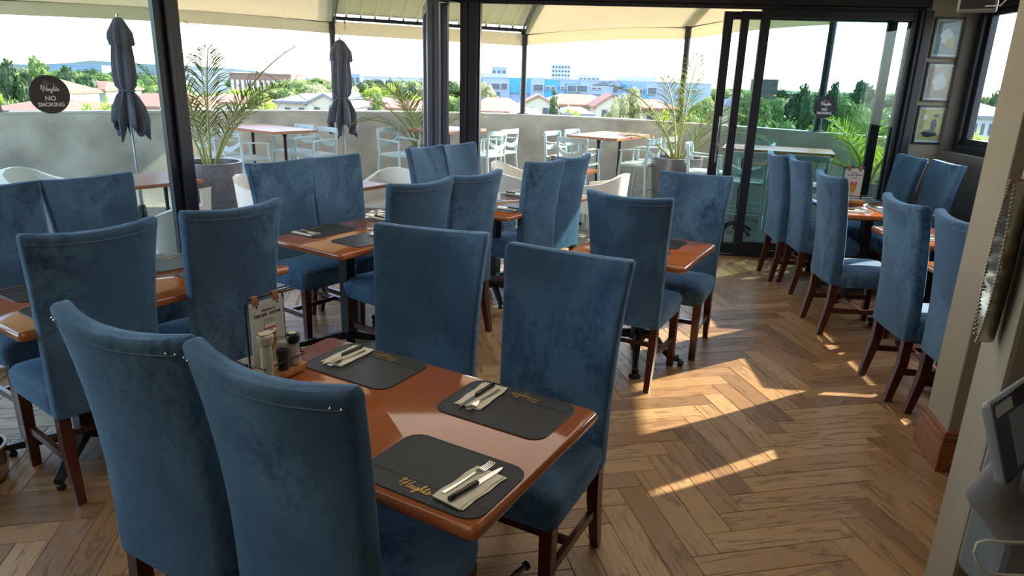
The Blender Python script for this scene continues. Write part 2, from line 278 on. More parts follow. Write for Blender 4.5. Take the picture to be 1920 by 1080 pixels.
# hand-drawn cursive strokes of the word on mats and signs, unit = x-height 1
SCRIPT = [[(-.5, 2.1), (-.8, 2.4), (-.5, 2.7), (-.1, 2.5), (.1, 2.3)], [(-.6, 1.7), (-.7, 2.1), (-.35, 2.45)],
          [(.1, 2.2), (-.5, 1.6), (-.9, .9), (-.4, .6), (.2, 1.0), (.8, 2.3), (.9, 2.6), (.55, 1.4), (.2, .1), (-.2, -.4)], [(.2, 1.05), (1.0, 1.25), (1.6, 1.4)], [(2.1, 2.6), (1.7, 1.6), (1.35, .3), (1.55, 0), (1.9, .3)],
          [(1.9, .3), (2.4, .6), (2.5, 1.0), (2.2, 1.05), (2.0, .5), (2.25, .02), (2.75, .35)], [(2.75, .35), (3.1, 1.05), (2.9, .2), (3.1, .0), (3.45, .4)], [(3.25, 1.5), (3.3, 1.6)],
          [(4.15, .95), (3.75, 1.0), (3.5, .4), (3.75, .0), (4.1, .8), (4.2, 1.0), (3.9, -.6), (3.55, -1.1), (3.35, -.8), (3.9, -.2), (4.5, .4)],
          [(4.5, .4), (5.1, 2.1), (5.0, 2.5), (4.75, 1.6), (4.5, 0), (4.75, .8), (5.05, 1.0), (5.1, .3), (5.3, .0), (5.6, .4)], [(5.6, .4), (6.1, 2.1), (5.85, 1.0), (5.8, .2), (6.0, .0), (6.35, .4)], [(5.6, 1.35), (6.5, 1.5)],
          [(6.35, .4), (6.8, 1.2), (6.95, .5), (6.75, .0), (6.4, .05), (6.9, .15), (7.5, .6)]]
def script_mb(scale, wdt, th=.0004):
    mb = MB()
    for st in SCRIPT:
        P = [Vector((x, y, 0)) for x, y in st]; Q = []
        for i in range(len(P) - 1):
            p0, p1, p2, p3 = P[max(i - 1, 0)], P[i], P[i + 1], P[min(i + 2, len(P) - 1)]
            for k in range(4):
                t = k / 4; Q.append(.5 * ((2 * p1) + (p2 - p0) * t + (2 * p0 - 5 * p1 + 4 * p2 - p3) * t * t + (3 * p1 - p0 - 3 * p2 + p3) * t ** 3))
        Q.append(P[-1]); n = len(Q); vs = []
        for i, q in enumerate(Q):
            d = Q[min(i + 1, n - 1)] - Q[max(i - 1, 0)]; d.normalize(); nn = Vector((-d.y, d.x, 0)); ww = wdt * (.7 + .8 * abs(d.y)) * .5
            for sgn in (-1, 1):
                p = (q + Vector((-3.3, -.6, 0))) * scale + nn * sgn * ww; vs += [(p.x, p.y, -th), (p.x, p.y, th)]
        fs = [(0, 1, 3, 2), (4 * (n - 1), 4 * (n - 1) + 2, 4 * (n - 1) + 3, 4 * (n - 1) + 1)]
        for i in range(n - 1):
            a = 4 * i; b = a + 4; fs += [(a + 1, b + 1, b + 3, a + 3), (a, a + 2, b + 2, b), (a, b, b + 1, a + 1), (a + 2, a + 3, b + 3, b + 2)]
        mb.add(vs, fs)
    return mb

# ------------------------------------------------------------------ the room
TERR = -.10
C0 = Vector((-.62, 7.27)); A1 = R(56); A2 = R(-4.9)
d1 = Vector((math.cos(A1), math.sin(A1))); n1 = Vector((math.sin(A1), -math.cos(A1)))     # folding door facet; n1 points inside
d2 = Vector((math.cos(A2), math.sin(A2))); n2 = Vector((math.sin(A2), -math.cos(A2)))     # sliding door facet
def F1(t, off=0, z=0): p = C0 + d1 * t + n1 * off; return Vector((p.x, p.y, z))
W0 = Vector((-.43, 7.26))
def W1(t, off=0, z=0): p = W0 + d2 * t + n2 * off; return Vector((p.x, p.y, z))
WLEN = 4.22                                             # sliding facet up to the right jamb
CORN = W1(4.74)                                         # far right corner of the room
dR = Vector((math.cos(R(-95)), math.sin(R(-95)))); nR = Vector((dR.y, -dR.x))             # right wall runs towards the viewer
if nR.x > 0: nR = -nR
def RW(t, off=0, z=0): p = Vector((CORN.x, CORN.y)) + dR * t + nR * off; return Vector((p.x, p.y, z))
ROOM = [F1(-9.2).xy, RW(9.6).xy, CORN.xy, F1(.12).xy]
# floor: slab + herringbone planks
slab = MB(); slab.prism([tuple(p) for p in ROOM], -.12, -.014); floor = struct(slab, 'floor', M['walldark'])
def clip(poly, a, b):     # keep the left side of a->b
    o = []; s = lambda p: (b[0] - a[0]) * (p[1] - a[1]) - (b[1] - a[1]) * (p[0] - a[0])
    for i in range(len(poly)):
        p, q = poly[i], poly[(i + 1) % len(poly)]; sp, sq = s(p), s(q)
        if sp >= 0: o.append(p)
        if (sp >= 0) != (sq >= 0): t = sp / (sp - sq); o.append((p[0] + t * (q[0] - p[0]), p[1] + t * (q[1] - p[1])))
    return o
def plank_mesh(poly, ox, oy, ang, z=0, bev=.0018, g=.0009):
    # polygon in plank coordinates (long side x), bevelled top
    n = len(poly); cx = sum(p[0] for p in poly) / n; cy = sum(p[1] for p in poly) / n
    def sh(k):
        r = []
        for i in range(n):
            p0, p1, p2 = Vector(poly[i - 1]), Vector(poly[i]), Vector(poly[(i + 1) % n]); a = (p1 - p0).normalized(); b = (p2 - p1).normalized()
            na, nb = Vector((-a.y, a.x)), Vector((-b.y, b.x)); m = na + nb; q = p1 + m * (k / max(.35, m.dot(na))); r.append((q.x, q.y))
        return r
    lo, hi = sh(g), sh(g + bev); vs = [(p[0], p[1], -.0135) for p in lo] + [(p[0], p[1], z - bev * .8) for p in lo] + [(p[0], p[1], z) for p in hi]
    fs = [tuple(range(2 * n, 3 * n))]
    for k in (0, 1): fs += [(k * n + i, k * n + (i + 1) % n, (k + 1) * n + (i + 1) % n, (k + 1) * n + i) for i in range(n)]
    return vs, fs
PW, PL, PANG = .117, .60, R(12.4)
PO = Vector((.826, 2.228)); eu = Vector((math.cos(PANG), math.sin(PANG))); ev = Vector((-eu.y, eu.x))
def uvset(me, uvs):
    l = me.uv_layers.new(name='UVMap'); l.data.foreach_set('uv', [c for lp in me.loops for c in uvs[lp.vertex_index]])
cands = []
EDG = [(ROOM[i], ROOM[(i + 1) % 4]) for i in range(4)]
for a in range(-90, 91):
    for b in range(-14, 15):
        for typ in (0, 1):
            ox, oy = a * PW + b * PL, a * PW - b * PL
            q = [(ox, oy), (ox + PL, oy), (ox + PL, oy + PW), (ox, oy + PW)] if typ == 0 else [(ox - PW, oy), (ox, oy), (ox, oy + PL), (ox - PW, oy + PL)]
            wq = [(PO + eu * p[0] + ev * p[1]) for p in q]; cw = sum(wq, Vector((0, 0))) / 4
            if cw.y < .4 or abs(cw.x) > 6: continue
            pl = [tuple(p) for p in wq]; full = True
            for e0, e1 in EDG:
                pl2 = clip(pl, e0, e1); 
                if len(pl2) != 4 or any((Vector(x) - Vector(y)).length > 1e-5 for x, y in zip(pl2, pl)): full = False
                pl = pl2
                if len(pl) < 3: break
            if len(pl) < 3: continue
            ar = abs(sum(pl[i][0] * pl[(i + 1) % len(pl)][1] - pl[(i + 1) % len(pl)][0] * pl[i][1] for i in range(len(pl)))) / 2
            if ar < .002: continue
            # can it be seen at all?
            x = cw.x / max(cw.y, .1)
            if x < -.95 or x > .85 or cw.y < 1.1: seen = 9e9
            else: seen = cw.length
            cands.append((seen, typ, cw, pl, full))
cands.sort(key=lambda c: c[0])
pm = [None, None]
rest = MB(); restuv = []
for i, (dd, typ, cw, pl, full) in enumerate(cands):
    ang = PANG if typ == 0 else PANG + PI / 2
    dz = random.uniform(-.0006, .0004)
    if i < 296:
        if full:
            if pm[0] is None:
                vs, fs = plank_mesh([(-PL / 2, -PW / 2), (PL / 2, -PW / 2), (PL / 2, PW / 2), (-PL / 2, PW / 2)], 0, 0, 0)
                me = bpy.data.meshes.new('plank'); me.from_pydata(vs, [], fs); me.materials.append(M['plank']); uvset(me, [(v[0], v[1]) for v in vs]); pm[0] = me
            o = bpy.data.objects.new('plank', pm[0]); o.location = (cw.x, cw.y, dz); o.rotation_euler = (0, 0, ang + (PI if random.random() < .5 else 0))
        else:
            c, s_ = math.cos(-ang), math.sin(-ang); lp = [((p[0] - cw.x) * c - (p[1] - cw.y) * s_, (p[0] - cw.x) * s_ + (p[1] - cw.y) * c) for p in pl]
            lp2 = [p for j, p in enumerate(lp) if (Vector(p) - Vector(lp[j - 1])).length > .004]
            if len(lp2) < 3: continue
            vs, fs = plank_mesh(lp2, 0, 0, 0); me = bpy.data.meshes.new('plank'); me.from_pydata(vs, [], fs); me.materials.append(M['plank']); uvset(me, [(v[0], v[1]) for v in vs])
            o = bpy.data.objects.new('plank', me); o.location = (cw.x, cw.y, dz); o.rotation_euler = (0, 0, ang)
        COL.objects.link(o); o.parent = floor
    else:
        c, s_ = math.cos(-ang), math.sin(-ang); lp = [((p[0] - cw.x) * c - (p[1] - cw.y) * s_, (p[0] - cw.x) * s_ + (p[1] - cw.y) * c) for p in pl]
        lp2 = [p for j, p in enumerate(lp) if (Vector(p) - Vector(lp[j - 1])).length > .004]
        if len(lp2) < 3: continue
        vs, fs = plank_mesh(lp2, 0, 0, 0, z=dz); c, s_ = math.cos(ang), math.sin(ang)
        rest.add([(cw.x + v[0] * c - v[1] * s_, cw.y + v[0] * s_ + v[1] * c, v[2]) for v in vs], fs); restuv += [(v[0], v[1]) for v in vs]
ro = rest.build('planks', M['plank'], floor); uvset(ro.data, restuv); ro['kind'] = 'stuff'

# ceiling and walls
mb = MB(); mb.prism([tuple(p) for p in ROOM], 2.82, 2.95); struct(mb, 'ceiling', M['ceil'])
def wallseg(mb, a, b, z0, z1, th=.2, off=0, mi=0):     # a->b, thickness to the outside (left of a->b)
    a, b = Vector((a[0], a[1])), Vector((b[0], b[1])); d = (b - a).normalized(); n = Vector((-d.y, d.x))
    mb.prism([tuple(a + n * off), tuple(b + n * off), tuple(b + n * (off + th)), tuple(a + n * (off + th))], z0, z1, mi)
mb = MB(); wallseg(mb, F1(-9.2), F1(-7.4), 0, 2.82, .15, 0); struct(mb, 'wall_left', M['wall'])
mb = MB(); a, b = RW(9.6), F1(-9.2); wallseg(mb, a, b, 0, 2.82)
struct(mb, 'wall_back', M['wall'])
# header beams over both door facets
mb = MB()
for a, b in ((F1(-7.4), F1(.0)),): wallseg(mb, a, b, 2.40, 2.82, .14, -.03)
o = struct(mb, 'trim_1', M['frame'], bevel=.006)
mb = MB(); wallseg(mb, W1(-.18), W1(WLEN + .03), 2.44, 2.82, .16, -.04); wallseg(mb, W1(-.18), W1(WLEN), 2.40, 2.44, .05, 0); struct(mb, 'trim_2', M['frame'], bevel=.006)
# far picture wall beside the sliding doors
mb = MB(); wallseg(mb, W1(WLEN + .02), W1(4.76), TERR, 2.82, .18, -.05); struct(mb, 'wall_far', M['wall'])
# right wall with window
WIN0, WIN1, WZ0, WZ1 = .10, 2.60, 1.16, 2.52
mb = MB(); a0, a1, a2, a3 = RW(9.6), RW(WIN1), RW(WIN0), RW(-.0)
wallseg(mb, a0, a3, 0, WZ0); wallseg(mb, a0, a3, WZ1, 2.82); wallseg(mb, a0, a1, WZ0, WZ1); wallseg(mb, a2, a3, WZ0, WZ1)
struct(mb, 'wall_right', M['walldark'])
mb = MB(); wallseg(mb, RW(2.7), RW(.0, 0), WZ0 - .05, WZ0 - .012, .06, -.05); struct(mb, 'trim_3', M['walldark'], bevel=.008)

def ring_frame(mb, P0, P1, z0, z1, w, th, off=0, wb=None, wt=None):
    """rectangular frame between two floor points"""
    a, b = Vector((P0[0], P0[1])), Vector((P1[0], P1[1])); d = (b - a).normalized(); n = Vector((-d.y, d.x)); Lh = (b - a).length; rz = math.atan2(d.y, d.x); wb = wb or w; wt = wt or w
    def bx(t0, t1, za, zb): c = a + d * (t0 + t1) / 2 + n * off; mb.box((c.x, c.y, (za + zb) / 2), (t1 - t0, th, zb - za), rz)
    bx(0, w, z0, z1); bx(Lh - w, Lh, z0, z1); bx(w, Lh - w, z0, z0 + wb); bx(w, Lh - w, z1 - wt, z1)
def pane(P0, P1, z0, z1, m, parent, off=0, name='pane', th=.006):
    a, b = Vector((P0[0], P0[1])), Vector((P1[0], P1[1])); d = (b - a).normalized(); n = Vector((-d.y, d.x)); c = (a + b) / 2 + n * off
    g = MB(); g.box((c.x, c.y, (z0 + z1) / 2), ((b - a).length, th, z1 - z0), math.atan2(d.y, d.x)); return g.build(name, m, parent)
# window in the right wall
mb = MB(); ring_frame(mb, RW(WIN1), RW(WIN0), WZ0, WZ1, .09, .12, .04, wb=.07, wt=.10); w1 = struct(mb, 'window_1', M['frame'], bevel=.004)
mb = MB(); ring_frame(mb, RW(WIN1 - .09), RW(.93), WZ0 + .07, WZ1 - .10, .05, .06, .03); ring_frame(mb, RW(.93), RW(WIN0 + .09), WZ0 + .07, WZ1 - .10, .055, .06, .03); mb.build('sash', M['frame'], w1, bevel=.003)
pane(RW(WIN1 - .12), RW(.98), WZ0 + .1, WZ1 - .14, M['glass'], w1, .03); pane(RW(.88), RW(WIN0 + .13), WZ0 + .1, WZ1 - .14, M['glass'], w1, .03)

# ---- folding doors (left facet): posts, fixed glazed leaf with the sign, stacked leaves at the centre
def tq(u, v, fn, rng_=(-9, 6)):      # parameter along a facet seen at pixel
    r = ray(u, v); best = min(np.linspace(*rng_, 6001), key=lambda t: abs(fn(t).x * r.y - fn(t).y * r.x) if fn(t).y > 0 else 9e9); return float(best)
tA = tq(301, 100, F1); tB = tq(329, 100, F1)
def glazed_leaf(name, fn, t0, t1, z0, z1, sw=.07, th=.05, off=0, m='frame', g='glasst', bot=.10, top=.07):
    mb = MB(); ring_frame(mb, fn(t0), fn(t1), z0, z1, sw, th, off, wb=bot, wt=top); o = struct(mb, name, M[m], bevel=.003)
    pane(fn(t0 + sw - .01), fn(t1 - sw + .01), z0 + bot - .01, z1 - top + .01, M[g], o, off); return o
door1 = glazed_leaf('door_1', F1, tA - 2.6, tA + .03, .015, 2.40, .06, .05, 0, g='glasst')
mb = MB(); c = F1((tA + tB) / 2 + .04); mb.box((c.x, c.y, 1.2), (.075, .10, 2.42), A1); mb.box((c.x - d1.x * .05, c.y - d1.y * .05, 1.2), (.02, .12, 2.42), A1); struct(mb, 'trim_4', M['frame'], bevel=.004)
glazed_leaf('door_2', F1, tA - 5.3, tA - 2.64, .015, 2.40, .06, .05, 0)
# main centre post
mb = MB(); c = W1(-.06); mb.box((c.x, c.y, 1.2), (.17, .20, 2.42), A2); mb.box((c.x + .095, c.y - .02, 1.2), (.03, .13, 2.42), A2); mb.box((c.x - .03, c.y - .11, 1.2), (.012, .02, 2.42), A2); struct(mb, 'trim_5', M['frame'], bevel=.004)
# stacked folding leaves, standing edge-on just outside the post
for k, (px, wd, mm) in enumerate(((817, .13, 'leafframe'), (850, .13, 'leafframe'))):
    t = tq(px, 200, F1); c = F1(t, -.02 - .12 * k); ang = math.atan2(c.y, c.x) + R(4)
    e = Vector((math.cos(ang), math.sin(ang))); p0 = Vector((c.x, c.y)); q = p0 + e * .80
    mb = MB(); ring_frame(mb, p0, q, .015, 2.40, .10, wd, 0, wb=.1, wt=.1); o = struct(mb, 'door_%d' % (3 + k), M[mm], bevel=.006)
    pane(p0 + e * .09, q - e * .09, .1, 2.31, M['glass'], o)
    g = MB(); nn = Vector((-e.y, e.x)); pp = p0 - e * .004 - nn * (wd / 2 - .012); g.box((pp.x, pp.y, 1.2), (.006, .014, 2.36), ang); g.build('seal', M['alu'], o)
    g = MB(); pp = p0 - e * .004 + nn * .01; g.box((pp.x, pp.y, 1.2), (.006, .01, 2.30), ang); g.build('groove', M['frame'], o)
    if k == 1:
        g = MB(); g.tube([(p0.x - e.x * .012, p0.y - e.y * .012, 2.22), (p0.x + .0, p0.y, 2.22)], .008); g.build('bolt', M['iron'], o)
# threshold tracks
mb = MB(); wallseg(mb, F1(tB), F1(0), -.06, .008, .14, -.07); g = struct(mb, 'trim_6', M['frame'])
for off in (-.03, .03): r_ = MB(); wallseg(r_, F1(tB), F1(0), .008, .016, .012, off); r_.build('rail', M['alu'], g)
mb = MB(); wallseg(mb, W1(0), W1(WLEN), -.06, .010, .20, -.04); g = struct(mb, 'trim_7', M['frame'])
for off in (0, .06, .12): r_ = MB(); wallseg(r_, W1(0), W1(WLEN), .010, .018, .010, off); r_.build('rail', M['alu'], g)
# sliding leaves parked at the right
s1a, s1b = tq(1344, 200, W1), tq(1650, 142, W1); s2a = tq(1373, 200, W1); s3a = tq(1407, 200, W1)
dA = glazed_leaf('door_5', W1, s1a, s1a + 1.62, .02, 2.385, .085, .045, .125)
dB = glazed_leaf('door_6', W1, s2a, s2a + 1.62, .02, 2.385, .075, .045, .065)
dC = glazed_leaf('door_7', W1, s3a, WLEN - .02, .02, 2.40, .085, .05, .005, top=.075, bot=.13)
mb = MB(); mb.box((*W1(WLEN - .0).xy, 1.2), (.07, .17, 2.42), A2); mb.box((*W1(WLEN - .05, .05).xy, 1.2), (.03, .03, 2.42), A2); struct(mb, 'trim_8', M['frame'], bevel=.004)
# pull handle and lock on the first sliding leaf
hp = W1(s1a + .055, -.085); 
mb = MB(); mb.tube([(hp.x, hp.y - .03, .95), (hp.x, hp.y - .03, 1.40)], .011, 10); mb.tube([(hp.x, hp.y + .02, 1.36), (hp.x, hp.y - .03, 1.36)], .007); mb.tube([(hp.x, hp.y + .02, .99), (hp.x, hp.y - .03, .99)], .007); mb.build('door_handle', M['chrome'], dA, smooth=True)
mb = MB(); lp = W1(s1a + .035, -.099); mb.box((lp.x, lp.y, 1.22), (.028, .004, .16), A2); mb.box((lp.x, lp.y, 1.10), (.02, .006, .03), A2); mb.build('lock_plate', M['blackplastic'], dA)

# skirting on pillar, pillar and near wall
def obox(name, p, ang, l, d, z0, z1, m, bev=.01):
    """block whose corner nearest to the viewer-left is p; runs l along ang and d to the left of it"""
    e = Vector((math.cos(ang), math.sin(ang))); f = Vector((-e.y, e.x)); p = Vector(p[:2]); mb = MB()
    mb.prism([tuple(p), tuple(p + e * l), tuple(p + e * l + f * d), tuple(p + f * d)], z0, z1); return struct(mb, name, M[m], bevel=bev)
pc = Vector((2.03, 2.875)); pa = R(-6)
mb = MB(); PP = [(2.03, 2.875), (2.56, 2.82), (2.56, 2.99), (2.15, 3.0), (2.118, 3.15), (2.088, 3.155)]
def shrink(Q, k):
    c = Vector((2.3, 2.93)); out_ = []
    for i in range(len(Q)):
        p0, p1, p2 = Vector(Q[i - 1]), Vector(Q[i]), Vector(Q[(i + 1) % len(Q)]); a = (p1 - p0).normalized(); b = (p2 - p1).normalized(); m_ = Vector((-a.y, a.x)) + Vector((-b.y, b.x)); q = p1 + m_ * (k / max(.5, m_.dot(Vector((-a.y, a.x))))); out_.append((q.x, q.y))
    return out_
mb.prism(shrink(PP, .012), 0, 2.82); struct(mb, 'wall_pillar', M['wall'], bevel=.006)
mb = MB()
for o0, h0, h1 in ((-.012, 0, .135), (-.008, .135, .150), (-.003, .150, .165), (-.007, .165, .180), (.003, .180, .20)): mb.prism(shrink(PP, o0), h0, h1)
struct(mb, 'baseboard_pillar', M['skirt'], bevel=.003)

# near wall end at the far right of the view, with its silver wall dish
def ratio(u, v): r = ray(u, v); return r.x / r.y
yA, yB = 1.78, 1.36
qa = Vector((ratio(1849, 600) * yA, yA)); qb = Vector((ratio(1908, 600) * yB, yB))
mb = MB(); e2 = Vector((1, .10)).normalized(); mb.prism([tuple(qb), tuple(qb + e2 * 1.6), tuple(qa + e2 * 1.6), tuple(qa)], 0, 2.82); struct(mb, 'wall_near', M['wall'], bevel=.015)
fd = (qb - qa).normalized(); fn_ = Vector((fd.y, -fd.x)); fn_ = fn_ if fn_.x < 0 else -fn_; fl = (qb - qa).length

# ------------------------------------------------------------------ dining chair
def chair_ring(w, t, yc, z, bow, r, n=3, m=7):
    """closed outline of the back at height z (x across, y depth, front is +y)"""
    P = []
    hw = w / 2
    def pt(x, y): return Vector((x, yc + y + bow * (x / hw) ** 2, z))
    for i in range(m + 1): P.append(pt(-hw + r + (w - 2 * r) * i / m, -t / 2))
    for i in range(1, n): a = R(-90 + 90 * i / n); P.append(pt(hw - r + r * math.cos(a), -t / 2 + r + r * math.sin(a)))
    P.append(pt(hw, -t / 2 + r)); P.append(pt(hw, t / 2 - r))
    for i in range(1, n): a = R(90 * i / n); P.append(pt(hw - r + r * math.cos(a), t / 2 - r + r * math.sin(a)))
    for i in range(m + 1): P.append(pt(hw - r - (w - 2 * r) * i / m, t / 2))
    for i in range(1, n): a = R(90 + 90 * i / n); P.append(pt(-hw + r + r * math.cos(a), t / 2 - r + r * math.sin(a)))
    P.append(pt(-hw, t / 2 - r)); P.append(pt(-hw, -t / 2 + r))
    for i in range(1, n): a = R(180 + 90 * i / n); P.append(pt(-hw + r + r * math.cos(a), -t / 2 + r + r * math.sin(a)))
    return P
def back_prof(z):
    s = (z - .38) / .74; s = max(0, min(1, s))
    y = -.205 - .022 * s - .085 * s ** 2.4          # leans and curls backwards towards the top
    w = .425 + .015 * s + .052 * s ** 3
    t = .062 + .018 * (1 - s) ** 2
    return y, w, t, .010 + .035 * s ** 1.5
def make_chair():
    root = empty('dining_chair')
    mb = MB(); rings = []
    y, w, t, b = back_prof(.38); rings.append(chair_ring(w - .03, t - .03, y, .374, b, .012))
    for z in (.38, .44, .50, .58, .66, .74, .82, .90, .97, 1.03, 1.075, 1.10):
        y, w, t, b = back_prof(z); rings.append(chair_ring(w, t, y, z, b, .016))
    y, w, t, b = back_prof(1.12)
    for dz, k in ((1.113, .006), (1.121, .016)): rings.append(chair_ring(w - k, t - k, y, dz, b, .014))
    rings.append(chair_ring(w - .04, t - .05, y, 1.123, b, .004))
    # the corners of the top rise a little
    for r_ in rings:
        for p in r_:
            if p.z > .9: p.z += .016 * (abs(p.x) / .24) ** 2 * (p.z - .9) / .22
    mb.loft(rings); bk_ = mb.build('backrest', M['velvet'], root, smooth=True)
    # seam along the back edges and across the top
    sm = MB()
    for sx in (-1, 1):
        pts = []
        for z in (.40, .5, .6, .7, .8, .9, 1.0, 1.085):
            y, w, t, b = back_prof(z); pts.append((sx * (w / 2 - .008), y - t / 2 + .004 + b, z + (.016 * (z - .9) / .22 if z > .9 else 0)))
        sm.tube(pts, .0022, 5)
    pts = []
    for i in range(13):
        y, w, t, b = back_prof(1.085); x = (w / 2 - .008) * (i / 6 - 1); pts.append((x, y - t / 2 - .0006 + b * (x / (w / 2)) ** 2, 1.085 + .0135 * (x / .24) ** 2))
    sm.tube(pts, .0018, 5); sm.build('seam', M['seam'], bk_)
    sd_ = MB()
    for sx in (-1, 1):
        for dx in (.012, .034):
            y, w, t, b = back_prof(1.10); x = sx * (w / 2 - dx); sd_.lathe([(.0005, .0), (.004, .001), (.0045, .003), (.0005, .0055)], (x, y - t / 2 + b * (x / (w / 2)) ** 2 + .001, 1.100), 8)
    # studs face backwards
    sd_.v = [(v[0], v[1] - (v[2] - 1.10) * 1.0, 1.112 + (v[2] - 1.10) * .4 + .0) if False else v for v in sd_.v]; sd_.build('stud', M['steel'], bk_)
    mb = MB(); rings = []
    def sr(z, w, d, r): return [Vector((x * (1 - .04 * (y < 0)), y + .03, z)) for x, y in rrect(w, d, r, 4)]
    for z, w, d, r in ((.362, .405, .40, .02), (.368, .43, .42, .03), (.40, .445, .435, .04), (.44, .455, .445, .045), (.462, .450, .442, .045), (.478, .43, .425, .05), (.487, .39, .385, .06), (.493, .32, .31, .07), (.497, .22, .21, .08), (.499, .10, .10, .045)): rings.append(sr(z, w, d, r))
    mb.loft(rings); mb.build('seat', M['velvet'], root, smooth=True)
    for sx in (-1, 1):
        g = MB(); g.bar((sx * .19, .215, .38), (sx * .19, .215, 0), .048, .048, w2=.038, h2=.038); g.build('leg', M['leg'], root, bevel=.003)
        g = MB(); g.bar((sx * .185, -.195, .40), (sx * .185, -.20, .24), .042, .05); g.bar((sx * .185, -.20, .24), (sx * .187, -.245, 0), .042, .05, w2=.032, h2=.036); g.build('leg', M['leg'], root)
        g = MB(); g.bar((sx * .188, .20, .185), (sx * .187, -.20, .185), .02, .032); g.build('side_stretcher', M['leg'], root)
    g = MB(); g.bar((-.185, .02, .185), (.185, .02, .185), .02, .028); g.build('cross_stretcher', M['leg'], root)
    return root
M['seam'] = mat('dusty_blue_seam', (90, 110, 132), .8)
chair0 = make_chair(); first = [True]
def place_chair(top, fdeg, label, group='blue velvet high-back dining chairs'):
    """top = where the middle of the top edge stands; fdeg = direction faced"""
    f = R(fdeg); top = (top[0] * .972, top[1] * .972); o = chair0 if first[0] else copy_tree(chair0); first[0] = False
    o.location = (top[0] + .262 * math.cos(f), top[1] + .262 * math.sin(f), 0); o.rotation_euler = (0, 0, f - PI / 2)
    return tag(o, label, 'chair', group)
CH = [((-.52, 1.37), 61, 'nearest blue velvet chair, back turned to us, at the bottom middle of the photo'),
      ((-.97, 1.61), 63, 'blue velvet chair with back to us, immediately left of the nearest chair'),
      ((-.34, 2.76), -106, 'blue velvet chair facing us across the nearest table, dark rubbed patches on its backrest'),
      ((.20, 2.43), -118, 'blue velvet chair facing us at the right end of the nearest table, plain dark backrest'),
      ((.64, 3.82), 62, 'blue velvet chair, dark back to us, at the small table with clawed iron base'),
      ((1.25, 4.79), -116, 'blue velvet chair facing us behind the small clawed table, before the tall planter'),
      ((-1.66, 2.64), 143, 'blue velvet chair with rubbed back to us at the left table, nearer the left edge'),
      ((-1.31, 3.16), 143, 'blue velvet chair with brushed back turned to us, just left of the menu stand'),
      ((-2.41, 3.87), -33, 'blue velvet chair facing us against the fixed glass pane, nearer the door post'),
      ((-2.68, 3.45), -33, 'blue velvet chair facing us at the far left edge, under the no smoking disc'),
      ((-1.64, 4.80), -37, 'blue velvet chair facing us in the doorway, left one, its seat fully visible'),
      ((-1.37, 5.20), -37, 'blue velvet chair facing us in the doorway, right of the one with visible seat'),
      ((-.56, 4.10), 140, 'blue velvet chair with rubbed back, directly behind the chair with dark patches'),
      ((-.26, 4.52), 143, 'blue velvet chair with narrow rubbed back at the far end of the middle table'),
      ((-.78, 6.08), -32, 'blue velvet chair facing us beside the centre door post, left of the two'),
      ((-.53, 6.46), -33, 'blue velvet chair facing us right below the centre door post, right of the two'),
      ((.23, 5.38), 143, 'blue velvet chair with a sunlit slash on its back, beside the open doorway'),
      ((.46, 5.71), 143, 'blue velvet chair right of the sun slashed one, next to a white tub chair'),
      ((2.41, 6.42), -4, 'blue velvet chair farthest back in the right row, against the sliding glass'),
      ((2.46, 6.03), -5, 'blue velvet chair second from the back of the right row'),
      ((2.29, 5.02), -4, 'blue velvet chair third from the back in the right row, seat pointing right'),
      ((2.23, 3.91), -5, 'blue velvet chair of the right row fully visible beside the pillar'),
      ((2.24, 3.38), -4, 'blue velvet chair half hidden by the taupe pillar'),
      ((3.70, 6.55), 176, 'blue velvet chair in the far right corner directly under the pictures'),
      ((3.74, 6.05), 176, 'blue velvet chair with sunlit rim under the right window')]
for t_, f_, l_ in CH: place_chair(t_, f_, l_)

# ------------------------------------------------------------------ tables
def table_top(root, L_, W_, z=.75, th=.038, m='top'):
    mb = MB(); poly = rrect(L_, W_, .022, 4)
    prof = [(0, z - th), (.0, z - th)]
    rings = []
    for off, zz in ((.012, z - th), (.003, z - th + .004), (0, z - th + .012), (0, z - .014), (.003, z - .005), (.010, z)):
        rings.append([Vector((x * (1 - 2 * off / L_), y * (1 - 2 * off / W_), zz)) for x, y in poly])
    mb.loft(rings); return mb.build('tabletop', M[m], root, smooth=True)
def base_x(root, x, ang=45, arm=.34, post=.036):
    g = MB(); g.box((x, 0, .40), (2 * post, 2 * post, .62)); g.box((x, 0, .703), (.32, .32, .012)); g.build('pedestal', M['iron'], root, bevel=.003)
    for k in range(4):
        a = R(ang + 90 * k); u_ = Vector((math.cos(a), math.sin(a), 0))
        g = MB(); g.bar(Vector((x, 0, .105)) + u_ * .02, Vector((x, 0, .045)) + u_ * arm, .045, .05, w2=.034, h2=.028)
        g.lathe([(.016, 0), (.02, .006), (.018, .02), (.010, .026), (.010, .04)], (x + u_.x * (arm - .02), u_.y * (arm - .02), 0), 10); g.build('foot', M['iron'], root, bevel=.002)
